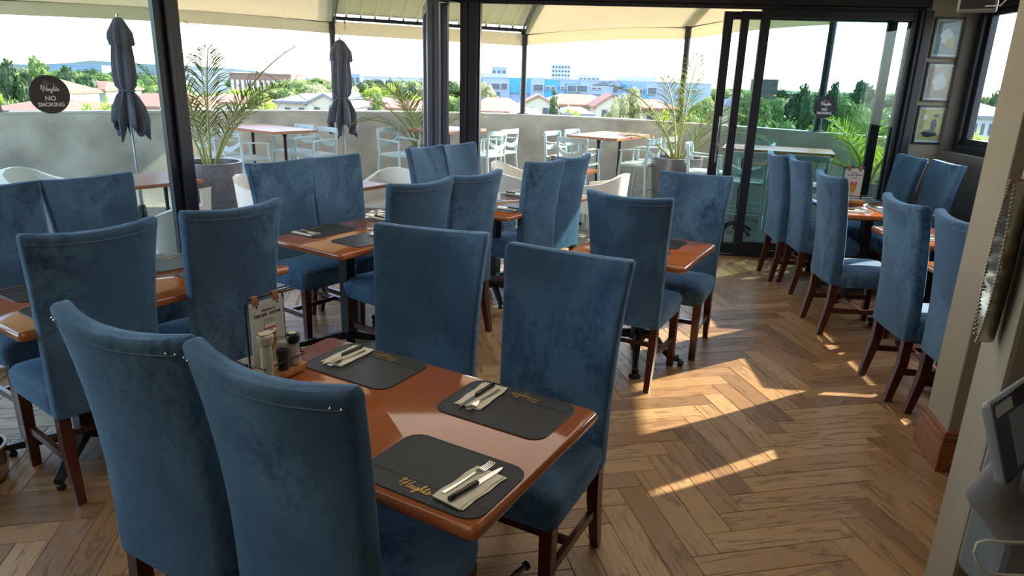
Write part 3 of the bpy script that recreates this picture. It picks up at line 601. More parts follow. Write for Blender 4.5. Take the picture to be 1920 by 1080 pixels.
def base_claw(root):
    g = MB(); g.lathe([(.045, .14), (.06, .17), (.05, .21), (.035, .24), (.032, .36), (.042, .38), (.042, .40), (.03, .42), (.028, .62), (.045, .66), (.05, .70)], n=16); g.box((0, 0, .705), (.30, .30, .012)); g.build('pedestal', M['iron'], root, smooth=True)
    for k in range(4):
        a = R(20 + 90 * k); u_ = Vector((math.cos(a), math.sin(a), 0)); s_ = Vector((-u_.y, u_.x, 0))
        P = [Vector((0, 0, z)) + u_ * r for r, z in ((.03, .19), (.08, .185), (.13, .15), (.17, .09), (.22, .045), (.27, .04))]
        g = MB(); g.tube(P, [.030, .030, .024, .019, .019, .022], 10)
        for j in (-1, 0, 1): g.lathe([(.004, 0), (.014, .004), (.017, .016), (.012, .028), (.003, .032)], tuple(u_ * (.29 - .008 * abs(j)) + s_ * j * .022), 8)
        g.lathe([(.004, .17), (.02, .18), (.022, .195), (.012, .21), (.003, .215)], tuple(u_ * .115), 10)      # scroll on the knee
        g.build('foot', M['iron'], root, smooth=True)
def table(corner, ang, L_, W_, label, bases=2, claw=False, group=None):
    """corner + L along ang + W to the left"""
    a = R(ang); e = Vector((math.cos(a), math.sin(a))); f = Vector((-e.y, e.x)); c = Vector(corner) + e * L_ / 2 + f * W_ / 2
    r_ = empty('dining_table', (c.x, c.y, 0), a, label, 'table', group); table_top(r_, L_, W_)
    if claw: base_claw(r_)
    elif bases == 1: base_x(r_, 0)
    else: base_x(r_, -L_ * .25); base_x(r_, L_ * .25)
    return r_
G = 'wooden dining tables on black bases'
T1 = table((.281, 1.91), 150, 1.12, .70, 'glossy orange-brown table nearest the viewer, set with black mats', 1, group=G)
T1.rotation_euler.z = R(150.2)
T2 = table((-.95, 3.69), 57, 1.36, .65, 'wooden table in the middle left, between four blue chairs beside the doorway', 2, group=G)
T3 = table((.935, 3.626), 60.5, .70, .70, 'small square table on an ornate clawed iron base', claw=True, group=G)
T4 = table((-.05, 4.91), 56, 1.32, .68, 'sun whitened wooden table under the centre door post', 2, group=G)
TL = table((-1.83, 2.385), 57, 1.25, .68, 'wooden table at the left edge, between two rows of blue chairs', 2, group=G)
TR1 = table((3.25, 5.36), 86, 1.15, .66, 'wooden table in the far right corner by the sliding glass', 2, group=G)
TR2 = table((3.22, 4.34), 86, .62, .64, 'middle wooden table of the right row, its left corner showing', 1, group=G)
TR3 = table((2.98, 3.26), 86, .66, .62, 'wooden table of the right row half hidden by the pillar', 1, group=G)
# black cap of a chrome rod under the nearest table
g = MB(); p0, p1 = atz(945, 1092, .05), atz(985, 1062, .075); g.tube([p0, p1], .011, 12); o = g.build('chair_glide_bar', M['chrome'], smooth=True); tag(o, 'chrome bar with a black end cap on the floor under the nearest table', 'bar')
e = (p1 - p0).normalized(); g = MB(); g.tube([p1 - e * .004, p1 + e * .012], .016, 12); cc = g.build('end_cap', M['blackplastic'], o)
g = MB(); g.tube([(p0.x, p0.y, 0), (p0.x, p0.y, .05)], .012, 10); g.build('foot', M['blackplastic'], o)

# ------------------------------------------------------------------ place settings
def mat_mesh():
    mb = MB(); L_, W_ = .378, .262
    rings = [[Vector((x * s, y * t, z)) for x, y in rrect(L_, W_, .05, 6)] for s, t, z in ((1, 1, 0), (1, 1, .0022), (.992, .988, .0034), (.965, .95, .0034), (.962, .946, .0028), (.1, .1, .0028))]
    mb.loft(rings); return mb
mm = mat_mesh().build('placemat', M['leather'], smooth=False)
g = MB(); g.box((0, -.064, .0030), (.352, .0016, .0009)); g.build('fold_line', M['blackplastic'], mm)
g = script_mb(.0118, .0017, .0003); g.v = [(v[0] - .012, v[1] - .094, v[2] + .0034) for v in g.v]; g.build('lettering', M['gold'], mm)
# second tiny word before the big one
nap0 = MB()
def nap(mb):
    W_, L_ = .086, .172
    P = [(-W_ / 2, -L_ / 2), (W_ / 2, -L_ / 2), (W_ / 2, L_ / 2), (-W_ / 2, L_ / 2)]
    for k, (dx, dy, z) in enumerate(((0, 0, 0), (.004, .003, .0012), (-.003, -.002, .0024))):
        nx = 7; vs = []
        for i in range(nx + 1):
            y = -L_ / 2 + L_ * i / nx; w_ = .002 * math.sin(i * 1.7 + k)
            for sx in (-1, 1):
                for zz in (0, .0011): vs.append((sx * (W_ / 2 + w_ * sx) + dx, y + dy, z + zz + .0006 * (1 + math.sin(i + k)) * (k == 2)))
        fs = [(0, 2, 3, 1), (4 * nx, 4 * nx + 1, 4 * nx + 3, 4 * nx + 2)]
        for i in range(nx): a = 4 * i; b = a + 4; fs += [(a + 1, a + 3, b + 3, b + 1), (a, b, b + 2, a + 2), (a, a + 1, b + 1, b), (a + 2, b + 2, b + 3, a + 3)]
        mb.add(vs, fs)
nap(nap0); nap0 = nap0.build('napkin', M['napkin'])
def fork_mb():
    mb = MB()
    secs = [(-.095, .011, .0018, .002), (-.06, .010, .0018, .002), (-.02, .007, .002, .003), (.02, .005, .0022, .006), (.035, .007, .002, .007), (.045, .020, .0016, .0045), (.056, .023, .0016, .003), (.064, .0235, .0015, .003)]
    rings = [[Vector((sx * w_ / 2, y, z + sz * t_ / 2)) for sx, sz in ((-1, -1), (1, -1), (1, 1), (-1, 1))] for y, w_, t_, z in secs]; mb.loft(rings)
    for i in range(4):
        x = (-1.5 + i) * .0062; mb.loft([[Vector((x + sx * w_ / 2, y, z + sz * .0007)) for sx, sz in ((-1, -1), (1, -1), (1, 1), (-1, 1))] for y, w_, z in ((.063, .0042, .003), (.085, .003, .004), (.103, .0018, .008))])
    return mb
fork0 = fork_mb().build('fork', M['steel'], smooth=True, bevel=0)
knife0 = MB(); knife0.loft([[Vector((x * 1.0, y, z)) for x, z in ((-w_ / 2, .002), (w_ / 2, .0022), (w_ / 2, .0032), (-w_ / 2, .0036))] for y, w_ in ((.0, .015), (.05, .016), (.085, .014), (.105, .007), (.112, .001))]); knife0 = knife0.build('knife', M['steel'])
g = MB(); g.tube([(0, -.108, .0075), (0, -.103, .0078), (-.001, -.08, .008), (.0005, -.05, .0078), (0, -.02, .0078), (0, .004, .0076)], [.005, .0088, .0085, .0078, .0092, .0075], 10); g.v = [(v[0], v[1], max(.0, .0078 + (v[2] - .0078) * .75)) for v in g.v]; g.build('handle', M['blackplastic'], knife0, smooth=True)
_set = [0]
def setting(c, fdeg, where, z=.75, nap_r=0, cut=True, dx=.100, jit=0):
    """c = centre of mat on the table; fdeg = direction the diner faces"""
    k = _set[0]; _set[0] += 1; a = R(fdeg) - PI / 2 + jit
    T_ = Matrix.Translation((c[0], c[1], z + .0006)) @ Matrix.Rotation(a, 4, 'Z')
    def inst(proto, loc, rz, lab, cat, grp):
        o = proto if k == 0 else copy_tree(proto); m_ = T_ @ Matrix.Translation(loc) @ Matrix.Rotation(rz, 4, 'Z') @ (Matrix.Scale(.9, 4) if proto in (fork0, knife0) else Matrix()); o.matrix_world = m_; tag(o, lab, cat, grp); return o
    inst(mm, (0, 0, 0), 0, 'black placemat ' + where, 'placemat', 'black placemats on the tables')
    if cut:
        inst(nap0, (dx, -.02, .0036), nap_r, 'cream napkin ' + where, 'napkin', 'folded napkins under the cutlery')
        inst(fork0, (dx - .022, .004, .0078), nap_r + R(-4), 'steel fork ' + where, 'fork', 'steel forks')
        inst(knife0, (dx + .010, -.006, .0076), nap_r + R(-3), 'black handled knife ' + where, 'knife', 'black-handled knives')
def on(tb, x, y):      # local table coordinates to world
    p = tb.matrix_basis @ Vector((x, y, 0)) if False else Matrix.Translation(tb.location) @ Matrix.Rotation(tb.rotation_euler.z, 4, 'Z') @ Vector((x, y, 0)); return p
setting(atz(828, 887, .75), 60, 'at the near corner of the nearest table', nap_r=R(-6))
setting(atz(949, 765, .75), -120, 'at the far right of the nearest table', nap_r=R(2))
setting(atz(686, 685, .75), -120, 'at the nearest table beside the salt jar', nap_r=R(2))
p_ = on(T1, .28, .17); setting(p_, 60, 'on the nearest table behind the two nearest chair backs')
setting(atz(608, 433, .75), -33, 'at the near left corner of the middle left table', dx=.13, nap_r=0)
p_ = on(T2, .30, .17); setting(p_, -33, 'at the far left side of the middle left table')
p_ = on(T2, -.32, -.155); setting(p_, 147, 'at the near right side of the middle left table', dx=.13)
p_ = on(T2, .28, -.155); setting(p_, 147, 'at the far right side of the middle left table')
p_ = on(T4, .30, .17); setting(p_, -33, 'at the far left of the sun whitened table')
p_ = on(T4, -.33, .17); setting(p_, -33, 'at the near left of the sun whitened table')
p_ = on(T4, -.33, -.16); setting(p_, 147, 'at the near corner of the sun whitened table', dx=-.08)
p_ = on(T4, .28, -.16); setting(p_, 147, 'at the far right of the sun whitened table')
p_ = on(TL, .33, .17); setting(p_, -33, 'on the left table, far side, nearest the glass pane', cut=False)
p_ = on(TL, -.28, .17); setting(p_, -33, 'on the left table at the left edge of the photo', cut=False)
p_ = on(TL, .36, -.165); setting(p_, 147, 'on the left table between the two rubbed chair backs', cut=False)
p_ = on(TL, -.33, -.165); setting(p_, 147, 'on the left table behind the leftmost rubbed chair back', cut=False)
p_ = on(T3, .16, .0); setting(p_, -118, 'on the small clawed table, before the far chair', cut=False)
p_ = on(T3, -.17, 0.0); setting(p_, 62, 'on the small clawed table, behind the dark chair back')
p_ = on(TR1, .30, .16); setting(p_, -4, 'on the far right corner table, left far side')
p_ = on(TR1, -.28, .16); setting(p_, -4, 'on the far right corner table, left near side')
p_ = on(TR1, .28, -.16); setting(p_, 176, 'on the far right corner table, under the pictures')
p_ = on(TR1, -.27, -.16); setting(p_, 176, 'on the far right corner table, at its near right corner')
p_ = on(TR2, .02, .14); setting(p_, -4, 'on the middle table of the right row')
p_ = on(TR3, .06, .12); setting(p_, -4, 'on the table half hidden by the pillar')

# ------------------------------------------------------------------ condiment caddy, menu, jars
def caddy(c, ang, label, full=True):
    r_ = empty('condiment_caddy', (c[0], c[1], c[2]), ang, label, 'caddy', 'condiment caddies')
    g = MB(); g.box((0, .0, .026), (.205, .105, .022)); g.box((0, .0, .0075), (.185, .085, .013)); g.build('wooden_base', M['wood'], r_, bevel=.002)
    g = MB(); y = .040
    g.tube([(-.085, y, .036), (-.085, y, .30), (-.078, y, .312), (.078, y, .312), (.085, y, .30), (.085, y, .036)], .0036, 8); g.build('wire_frame', M['iron'], r_, smooth=True)
    g = MB(); g.tube([(-.098, y, .075), (-.098, -.05, .075), (.098, -.05, .075), (.098, y, .075)], .003, 8); g.tube([(-.098, y, .036), (-.098, y, .075)], .003, 6); g.tube([(.098, y, .036), (.098, y, .075)], .003, 6); g.build('guard_rail', M['iron'], r_, smooth=True)
    for sx in (-1, 1):
        g = MB(); g.loft([[Vector((sx * .046 + x, y + yy, z)) for x in (-.013, .013) for yy in ((a), (a + .002))][0:1] + [Vector((sx * .046 + .013, y + a, z)), Vector((sx * .046 + .013, y + a + .0022, z)), Vector((sx * .046 - .013, y + a + .0022, z))] for a, z in ((-.012, .268), (-.011, .300), (-.006, .318), (.004, .319), (.008, .300), (.008, .275))])
        st = g.build('leather_strap', M['tan'], r_)
        g = MB(); g.lathe([(.0005, 0), (.004, .0005), (.0045, .002), (.0005, .003)], (0, 0, 0), 10); g.v = [(sx * .046 + v[0], y - .0125 - v[2], .281 + v[1]) for v in g.v]; g.build('rivet', M['blackplastic'], st)
    return r_
def menu(c, ang, label):
    r_ = empty('menu_card', (c[0], c[1], c[2]), ang, label, 'menu', 'menus hanging in caddies'); y = .0285
    g = MB(); g.box((0, y, .168), (.150, .0022, .235)); g.box((.001, y + .003, .175), (.150, .0018, .235)); g.box((.0, y + .0055, .180), (.148, .0018, .235)); g.build('sheet', M['card'], r_)
    T_ = Matrix.Translation((0, y - .0016, 0)) @ Matrix.Rotation(R(90), 4, 'X')
    put_text('lettering', 'THE LIFE   ARTOIS', .0150, M['ink'], r_, T_ @ Matrix.Translation((0, .244, 0)), bold=.0004)
    put_text('lettering', 'Welcome to', .0125, M['ink'], r_, T_ @ Matrix.Translation((.004, .262, 0)), shear=.5)
    for k in range(3): put_text('lettering', 'M W N M E R  N U I A N E S M'[:26 - 3 * k], .0050, M['ink'], r_, T_ @ Matrix.Translation((-.022, .079 - .008 * k, 0)))
    gl = empty('printed_beer_glass'); gl.parent = r_; del_ = None
    def shp(name, prof, m, th, zo=0):
        g = MB(); pl = [(x, z) for x, z in prof] + [(-x, z) for x, z in reversed(prof)]; g.prism([(x + .006, z) for x, z in pl], th, th + .0004, T=T_); return g.build(name, m, gl)
    bowl = [(.010, .098), (.019, .115), (.0245, .140), (.0255, .17), (.0235, .20), (.0205, .228)]
    shp('glass_outline', [(.004, .070), (.004, .092)] + [(x + .0022, z) for x, z in bowl], M['paleglass'], .0000)
    shp('foot', [(.018, .069), (.012, .074), (.003, .078)], M['amber'], .0003)
    shp('beer', bowl[:4] + [(.0242, .19)], M['amber'], .0006); shp('foam_head', [(.0242, .19), (.0225, .208)], M['foam'], .0006)
    shp('red_label', [(.0245, .160), (.0258, .178), (.0245, .192)], M['red'], .0010)
    put_text('lettering', 'STELLA', .0100, M['signtext'], gl, T_ @ Matrix.Translation((.006, .183, .0018)), bold=.0002); put_text('lettering', 'ARTOIS', .0088, M['signtext'], gl, T_ @ Matrix.Translation((.006, .171, .0018)), bold=.0002)
    return r_
def shaker(c, label, kind):
    o = empty('salt_shaker' if kind == 'salt' else 'pepper_grinder', c, 0, label, 'shaker')
    g = MB(); g.lathe([(.019, 0), (.0215, .003), (.0215, .066), (.017, .074), (.017, .080)], n=20); g.build('jar', M['jar'], o, smooth=True)
    g = MB(); g.lathe([(.018, .003), (.0195, .004), (.0195, .068), (.002, .070)], n=20); g.build('contents', M[kind], o, smooth=True)
    g = MB()
    if kind == 'salt': g.lathe([(.021, .078), (.0225, .080), (.0225, .102), (.019, .108), (.008, .109)], n=24); g.build('cap', M['blackplastic'], o, smooth=True); h = MB(); h.lathe([(.001, .1092), (.013, .1092), (.013, .1102), (.001, .1104)], n=14); h.build('sifter', M['steel'], o)
    else: g.lathe([(.018, .078), (.020, .082), (.0235, .100), (.0235, .108), (.019, .110), (.017, .100), (.004, .098)], n=20); g.build('glass_top', M['jar'], o, smooth=True); h = MB(); h.lathe([(.001, .090), (.016, .091), (.015, .0965), (.001, .099)], n=12); h.build('grinder', M['cap'], o)
    if kind == 'pepper': T_ = Matrix.Rotation(R(-35), 4, 'Z') @ Matrix.Translation((0, -.0222, .034)) @ Matrix.Rotation(R(90), 4, 'X') @ Matrix.Rotation(R(90), 4, 'Z'); put_text('lettering', 'BLACK', .014, M['signtext'], o, T_)
    return o
def bottle(c, label, ang=0):
    o = empty('sauce_bottle', c, ang, label, 'bottle')
    g = MB(); g.lathe([(.019, 0), (.021, .004), (.021, .09), (.018, .105), (.018, .118)], n=20); g.build('bottle_body', M['jar'], o, smooth=True)
    g = MB(); g.lathe([(.019, .003), (.0195, .09), (.0165, .104), (.016, .113)], n=16); g.build('contents', M['cap'], o, smooth=True)
    g = MB(); g.lathe([(.021, .112), (.023, .115), (.024, .132), (.026, .136), (.024, .142), (.008, .144)], n=20); g.build('screw_cap', M['cap'], o, smooth=True)
    g = MB(); g.loft([[Vector((x, s * w_, z)) for s in (-1, 1)] + [Vector((x, s * w_, z + .003)) for s in (1, -1)] for x, w_, z in ((-.034, .006, .156), (-.026, .012, .146), (.0, .018, .144), (.022, .014, .146), (.034, .005, .142), (.044, .007, .150))]); g.build('flip_lid', M['cap'], o, smooth=True)
    return o
ca = R(60)
cc = Vector((-.767, 2.085, .75)); eu_ = Vector((math.cos(ca), math.sin(ca), 0)); fu_ = Vector((-eu_.y, eu_.x, 0))
def cpos(x, y, z=.037): return cc + eu_ * x + fu_ * y + Vector((0, 0, z))
caddy((cc.x, cc.y, .7505), ca, 'beech condiment caddy with black wire frame at the left end of the nearest table').scale = (.88,) * 3
menu((cc.x, cc.y, .7505), ca, 'pale menu card with a beer glass picture hanging from the nearest caddy').scale = (.88,) * 3
shaker(cpos(.054, -.024, .034), 'salt shaker with a black cap in the nearest caddy', 'salt')
shaker(cpos(.004, -.028, .034), 'pepper grinder with a clear glass top in the nearest caddy', 'pepper')
bottle(cpos(-.064, -.034, .034), 'sauce bottle with a cream flip cap at the left of the nearest caddy', ca)
# caddy on the far right corner table and one on the sunny table
c2 = on(TR1, -.02, .05); caddy((c2.x, c2.y, .7505), R(-5), 'condiment caddy with clipped menu on the far right corner table'); menu((c2.x, c2.y, .7505), R(-5), 'white menu card hanging on the far right corner table')
c3 = on(T4, .52, -.02); caddy((c3.x, c3.y, .7505), R(-30), 'condiment caddy at the far end of the sun whitened table')

# ------------------------------------------------------------------ signs, pictures, wall things
def sign(p, ang, rad, label):
    r_ = empty('no_smoking_sign', p, ang, label, 'sign', 'round no smoking signs on the glass')
    T_ = Matrix.Rotation(R(90), 4, 'X')
    g = MB(); g.lathe([(rad, 0), (rad, .010)], n=48); g.v = [tuple(T_ @ Vector(v)) for v in g.v]; g.build('disc', M['sign'], r_)
    s = rad / .105; F = lambda x, y: Matrix.Translation((x * s, -.0112, y * s)) @ T_
    put_text('lettering', 'NO', .036 * s, M['signtext'], r_, F(0, -.022), bold=.0011); put_text('lettering', 'SMOKING', .031 * s, M['signtext'], r_, F(0, -.056), bold=.0009)
    g = script_mb(.0115 * s, .0034 * s, .0004); g.build('script_name', M['signtext'], r_, T=F(.006, .026))
    g = MB()
    for k in range(7): x = -.03 + .008 * k; g.prism([(x, .052), (x + .005, .052), (x + .005, .070 + .010 * math.sin(k * .9 + .4)), (x, .068 + .010 * math.sin(k * .9))], 0, .0004)
    g.prism([(-.036, .050), (.044, .058), (.044, .061), (-.036, .053)], 0, .0004); g.v = [(v[0] * s, v[1] * s, v[2]) for v in g.v]; g.build('building_emblem', M['signgrey'], r_, T=Matrix.Translation((0, -.0112, 0)) @ T_)
    return r_
r = ray(90, 177); t = tq(90, 177, F1); p = F1(t, .012); zz = H_EYE + r.z * p.y / r.y; sign((p.x, p.y, zz), A1, .108, 'round dark no smoking sign on the left glass pane')
r = ray(1544, 201); t = tq(1544, 201, W1); p = W1(t, .0 - .005); p = W1(t, .035); zz = H_EYE + r.z * p.y / r.y; sign((p.x, p.y - .0, zz), A2, .105, 'round dark no smoking sign on the right sliding glass')
def picture(u0, v0, u1, v1, label, art):
    """frame on the far wall between pixel corners"""
    t0, t1 = tq(u0, v0, W1, (3, 6)), tq(u1, v0, W1, (3, 6))
    def zat(u, v, t): r = ray(u, v); p = W1(t, .055); return H_EYE + r.z * p.y / r.y
    zt, zb = zat(u0, v0, t0), zat(u0 - (u0 - 1728) * 0, v1, t0); w_, h_ = .335, .455
    return zt, zb
def pic(tc_, zc, w_, h_, label, art, blobs=()):
    p = W1(tc_, .052); r_ = empty('framed_picture', (p.x, p.y, zc), A2, label, 'picture', 'framed prints in a column on the far wall')
    g = MB(); fw = .016
    for x, z, sx, sz in ((0, h_ / 2 - fw / 2, w_, fw), (0, -h_ / 2 + fw / 2, w_, fw), (-w_ / 2 + fw / 2, 0, fw, h_ - 2 * fw), (w_ / 2 - fw / 2, 0, fw, h_ - 2 * fw)): g.box((x, -.006, z), (sx, .022, sz))
    g.build('frame', M['blackplastic'], r_, bevel=.001)
    g = MB(); g.box((0, 0, 0), (w_ - 2 * fw, .004, h_ - 2 * fw)); g.build('mount', M['mount'], r_)
    g = MB(); g.box((0, -.003, 0), (w_ * .74, .002, h_ * .80)); a_ = g.build('print', M[art], r_)
    for k, (mname, poly) in enumerate(blobs):
        g = MB(); g.prism([(x * w_, z * h_) for x, z in poly], .0041 + .0003 * k, .0044 + .0003 * k, T=Matrix.Rotation(R(90), 4, 'X')); g.build('printed_shape', M[mname], a_)
    g = MB(); g.box((0, -.010, 0), (w_ - 2 * fw, .002, h_ - 2 * fw)); g.build('pane', M['glass'], r_)
def blob(cx, cy, rx, ry, n=14, ph=0): return [(cx + rx * math.cos(2 * PI * i / n) * (1 + .18 * math.sin(3 * i + ph)), cy + ry * math.sin(2 * PI * i / n) * (1 + .15 * math.cos(2 * i + ph))) for i in range(n)]
def wall_uz(u, v):
    t = tq(u, v, lambda t: W1(t, .055), (3, 6)); p = W1(t, .055); r = ray(u, v); return t, H_EYE + r.z * p.y / r.y
for (ua, va, ub, vb, uc, vc), lab, art, bl in (
    ((1756, 32, 1814, 34, 1742, 109), 'topmost framed print on the far wall, pale blue, under the hanging screen', 'art', [('mount', blob(-.05, .05, .2, .18)), ('mustard', blob(.1, -.12, .16, .14, ph=1))]),
    ((1740, 116, 1797, 119, 1725, 190), 'middle framed print on the far wall, faded text poster', 'art2', [('mount', blob(0, 0, .22, .22))]),
    ((1723, 197, 1782, 199, 1711, 269), 'lowest framed print on the far wall, mustard with a dark figure shape', 'art3', [('navy', blob(-.02, -.22, .24, .1)), ('navy', blob(.08, .0, .1, .16, ph=2)), ('mount', blob(-.22, .2, .06, .07)), ('navy', blob(.12, .24, .08, .05))])):
    if 'mustard' not in M: M['mustard'] = M['art3']
    ta, za = wall_uz(ua, va); tb, zb = wall_uz(ub, vb); tc2, zc2 = wall_uz(uc, vc)
    pic((ta + tb) / 2, (za + zc2) / 2, abs(tb - ta), za - zc2, lab, art, bl)

# silver leaf-shaped dish hung on the near wall end
n3 = Vector((fn_.x, fn_.y, 0)); d3 = Vector((fd.x, fd.y, 0))
def nw(s, z, off): return Vector((qa.x, qa.y, z)) + d3 * s + n3 * off
def on_face(u, v): # intersect ray with near wall face
    r = ray(u, v); k = (qa.x * n3.x + qa.y * n3.y) / (r.x * n3.x + r.y * n3.y); p = r * k; return (Vector((p.x, p.y)) - qa).dot(fd), H_EYE + p.z
s0, zb_ = on_face(1864, 612); s1_, zt_ = on_face(1935, 330)
cs = fl * .62; hw = fl * .24
mb = MB(); rings = []
N_ = 22
for i in range(N_ + 1):
    t = i / N_; z = zb_ + (zt_ - zb_) * t; wv_ = max(.004, hw * (math.sin(PI * min(1, t * .93 + .03)) ** .55)) * (1 + .05 * math.sin(i * 2.4))
    rings.append([nw(cs + wv_ * c_, z, .006 + dd) for c_, dd in ((-1, .035), (-.82, .018), (-.4, .004), (.4, .004), (.82, .018), (1, .035), (1, .039), (.8, .024), (.4, .010), (-.4, .010), (-.8, .024), (-1, .039))])
mb.loft(rings); o = mb.build('wall_dish', M['silver'], smooth=True); tag(o, 'long pointed hammered silver dish hung on the near wall end at right', 'wall ornament')
g = MB()
for i in range(N_ * 2):
    t = i / (N_ * 2); z = zb_ + (zt_ - zb_) * t; wv_ = max(.004, hw * (math.sin(PI * min(1, t * .93 + .03)) ** .55))
    for sx in (-1, 1): q = nw(cs + sx * wv_, z, .045); g.lathe([(.001, -.004), (.0045, 0), (.001, .004)], tuple(q), 6)
g.build('beaded_rim', M['silver'], o, smooth=True)['kind'] = 'stuff'

# tablet till at bottom right
def till():
    c = aty(1925, 825, .95); r_ = empty('till_tablet', (c.x, c.y, 0), 0, 'tablet till screen on a silver-grey stand at the bottom right edge', 'till')
    u1, v1_, u2 = aty(1858, 757, .93), aty(1886, 912, .88), aty(1925, 712, 1.03)
    a_, b_, c_ = u1 - Vector((c.x, c.y, 0)), v1_ - Vector((c.x, c.y, 0)), u2 - Vector((c.x, c.y, 0))
    e1 = (b_ - a_); e3 = (c_ - a_).normalized() * .26; n_ = e1.cross(e3).normalized()
    if n_.y > 0: n_ = -n_
    def quad(name, m, s0, s1, t0, t1, o0, o1, bev=0, par=None):
        g = MB(); P = [a_ + e1 * s + e3 * t for s, t in ((s0, t0), (s1, t0), (s1, t1), (s0, t1))]; vs = [p + n_ * o0 for p in P] + [p + n_ * o1 for p in P]
        g.add(vs, [(3, 2, 1, 0), (4, 5, 6, 7)] + [(i, (i + 1) % 4, 4 + (i + 1) % 4, 4 + i) for i in range(4)]); return g.build(name, m, par or r_, bevel=bev)
    quad('casing', M['greyplastic'], 0, 1, 0, 1, -.016, 0, .006); sc_ = quad('screen', M['screen'], .015, .985, .015, .985, 0, .0012)
    quad('display', M['screenlit'], .24, .90, .22, .95, .0012, .0018, 0, sc_); quad('title_bar', M['mount'], .06, .20, .04, .30, .0012, .0018, 0, sc_)
    p = (a_ + e1 * .95 + e3 * .30) - n_ * .02; q = aty(1905, 985, .98) - Vector((c.x, c.y, 0))
    g = MB(); g.tube([p, p.lerp(q, .5) - n_ * .03, q], [.02, .035, .04], 14); g.build('stand_neck', M['greyplastic'], r_, smooth=True)
    return r_
till()
c = aty(1868, 985, 1.02); g = MB(); top = aty(1852, 845, 1.02); bot = aty(1862, 1100, 1.02)
g.box(((top.x + bot.x) / 2 + .03, 1.03, (top.z + bot.z) / 2), (.055, .10, top.z - bot.z + .0)); g.box(((top.x + bot.x) / 2 + .075, 1.04, (top.z + bot.z) / 2 - .01), (.04, .08, top.z - bot.z - .03)); o = g.build('card_printer', M['greyplastic'], bevel=.012); tag(o, 'tall silver-grey device beside the till, seen edge-on', 'device')
P = [aty(u, v, .93) for u, v in ((1925, 1017), (1880, 1016), (1850, 1013), (1832, 1018), (1826, 1035), (1834, 1058), (1852, 1075), (1885, 1078), (1930, 1079))]
g = MB(); g.tube(P, .0022, 8); o = g.build('cable', M['cable'], smooth=True); tag(o, 'cream cable looping below the till', 'cable')
# counter carrying the till
ct = aty(1880, 1105, 1.0).z
g = MB(); p = Vector((ratio(1800, 1080) * 1.12, 1.12)); g.prism([(p.x + .02, .70), (2.2, .70), (2.2, 1.13), (p.x + .02, 1.13)], ct - .03, ct); g.prism([(p.x + .05, .74), (2.2, .74), (2.2, 1.11), (p.x + .05, 1.11)], 0, ct - .03); o = g.build('service_counter', M['walldark'], bevel=.004); tag(o, 'dark service counter under the till at the bottom right corner', 'counter')

# hanging screen at the top right
c = aty(1812, -12, 2.6); g = MB(); r_ = empty('hanging_screen', (c.x, c.y, c.z), R(-38), 'dark wall screen hanging at the top right edge of the photo', 'screen')
c = aty(1816, -22, 4.2); r_.location = c
g.box((.06, 0, .02), (.19, .05, .30)); g.build('casing', M['greyplastic'], r_, bevel=.012); g = MB(); g.box((.06, -.027, .02), (.16, .004, .26)); g.build('screen', M['blackplastic'], r_)
g = MB(); g.bar((.06, .02, .05), (.10, .02, 2.78 - c.z), .035, .035); g.build('bracket', M['frame'], r_)
g = MB(); g.tube([(.10, -.03, -.10), (.17, -.03, -.10), (.215, -.03, -.04), (.22, -.03, .06)], .004, 8); g.build('cable_loop', M['white'], r_, smooth=True)

# pail at the lower left edge
c = atz(4, 905, 0); o = empty('metal_pail', (c.x - .10, c.y, 0), 0, 'shiny metal pail standing on the floor at the left edge of the photo', 'pail')
g = MB(); g.lathe([(.085, 0), (.11, .02), (.12, .10), (.118, .16), (.112, .16), (.105, .03)], n=28, cap=True); g.build('body', M['chrome'], o, smooth=True); g = MB(); g.lathe([(.112, .155), (.124, .158), (.124, .166), (.112, .168)], n=28, cap=False); g.build('rim', M['white'], o, smooth=True)

# ------------------------------------------------------------------ terrace
PAR = [(-9.0, 3.0), (-7.6, 6.2), (-6.13, 8.36), (-4.28, 9.96), (-2.36, 10.98), (-.27, 11.45), (1.3, 11.1), (2.64, 10.25), (4.16, 8.86), (5.6, 7.0), (6.6, 4.4), (7.0, 1.0)]
def spline(P, k=5):
    P = [Vector(p) for p in P]; Q = []
    for i in range(len(P) - 1):
        p0, p1, p2, p3 = P[max(i - 1, 0)], P[i], P[i + 1], P[min(i + 2, len(P) - 1)]
        for j in range(k): t = j / k; Q.append(.5 * ((2 * p1) + (p2 - p0) * t + (2 * p0 - 5 * p1 + 4 * p2 - p3) * t * t + (3 * p1 - p0 - 3 * p2 + p3) * t ** 3))
    return Q + [P[-1]]
PS = spline(PAR)
def offs(Q, d):
    o = []
    for i, q in enumerate(Q): a = (Q[min(i + 1, len(Q) - 1)] - Q[max(i - 1, 0)]).normalized(); o.append(q + Vector((-a.y, a.x)) * d)
    return o
def strip_wall(Q, d0, d1_, z0, z1):
    a, b = offs(Q, d0), offs(Q, d1_); mb = MB(); mb.loft([[Vector((*p, z0)), Vector((*q, z0)), Vector((*q, z1)), Vector((*p, z1))] for p, q in zip(a, b)]); return mb
PT = 1.15
struct(strip_wall(PS, 0, .17, -9.2, PT - .03), 'wall_terrace', M['concrete'])
struct(strip_wall(PS, -.006, .18, PT - .03, PT), 'trim_9', M['coping'], bevel=.005)
mb = MB(); poly = [tuple(p) for p in offs(PS, .05)]; mb.prism(poly[::-1] if False else poly, TERR - .25, TERR - .016); struct(mb, 'floor_terrace', M['walldark']); tf = bpy.data.objects['floor_terrace']
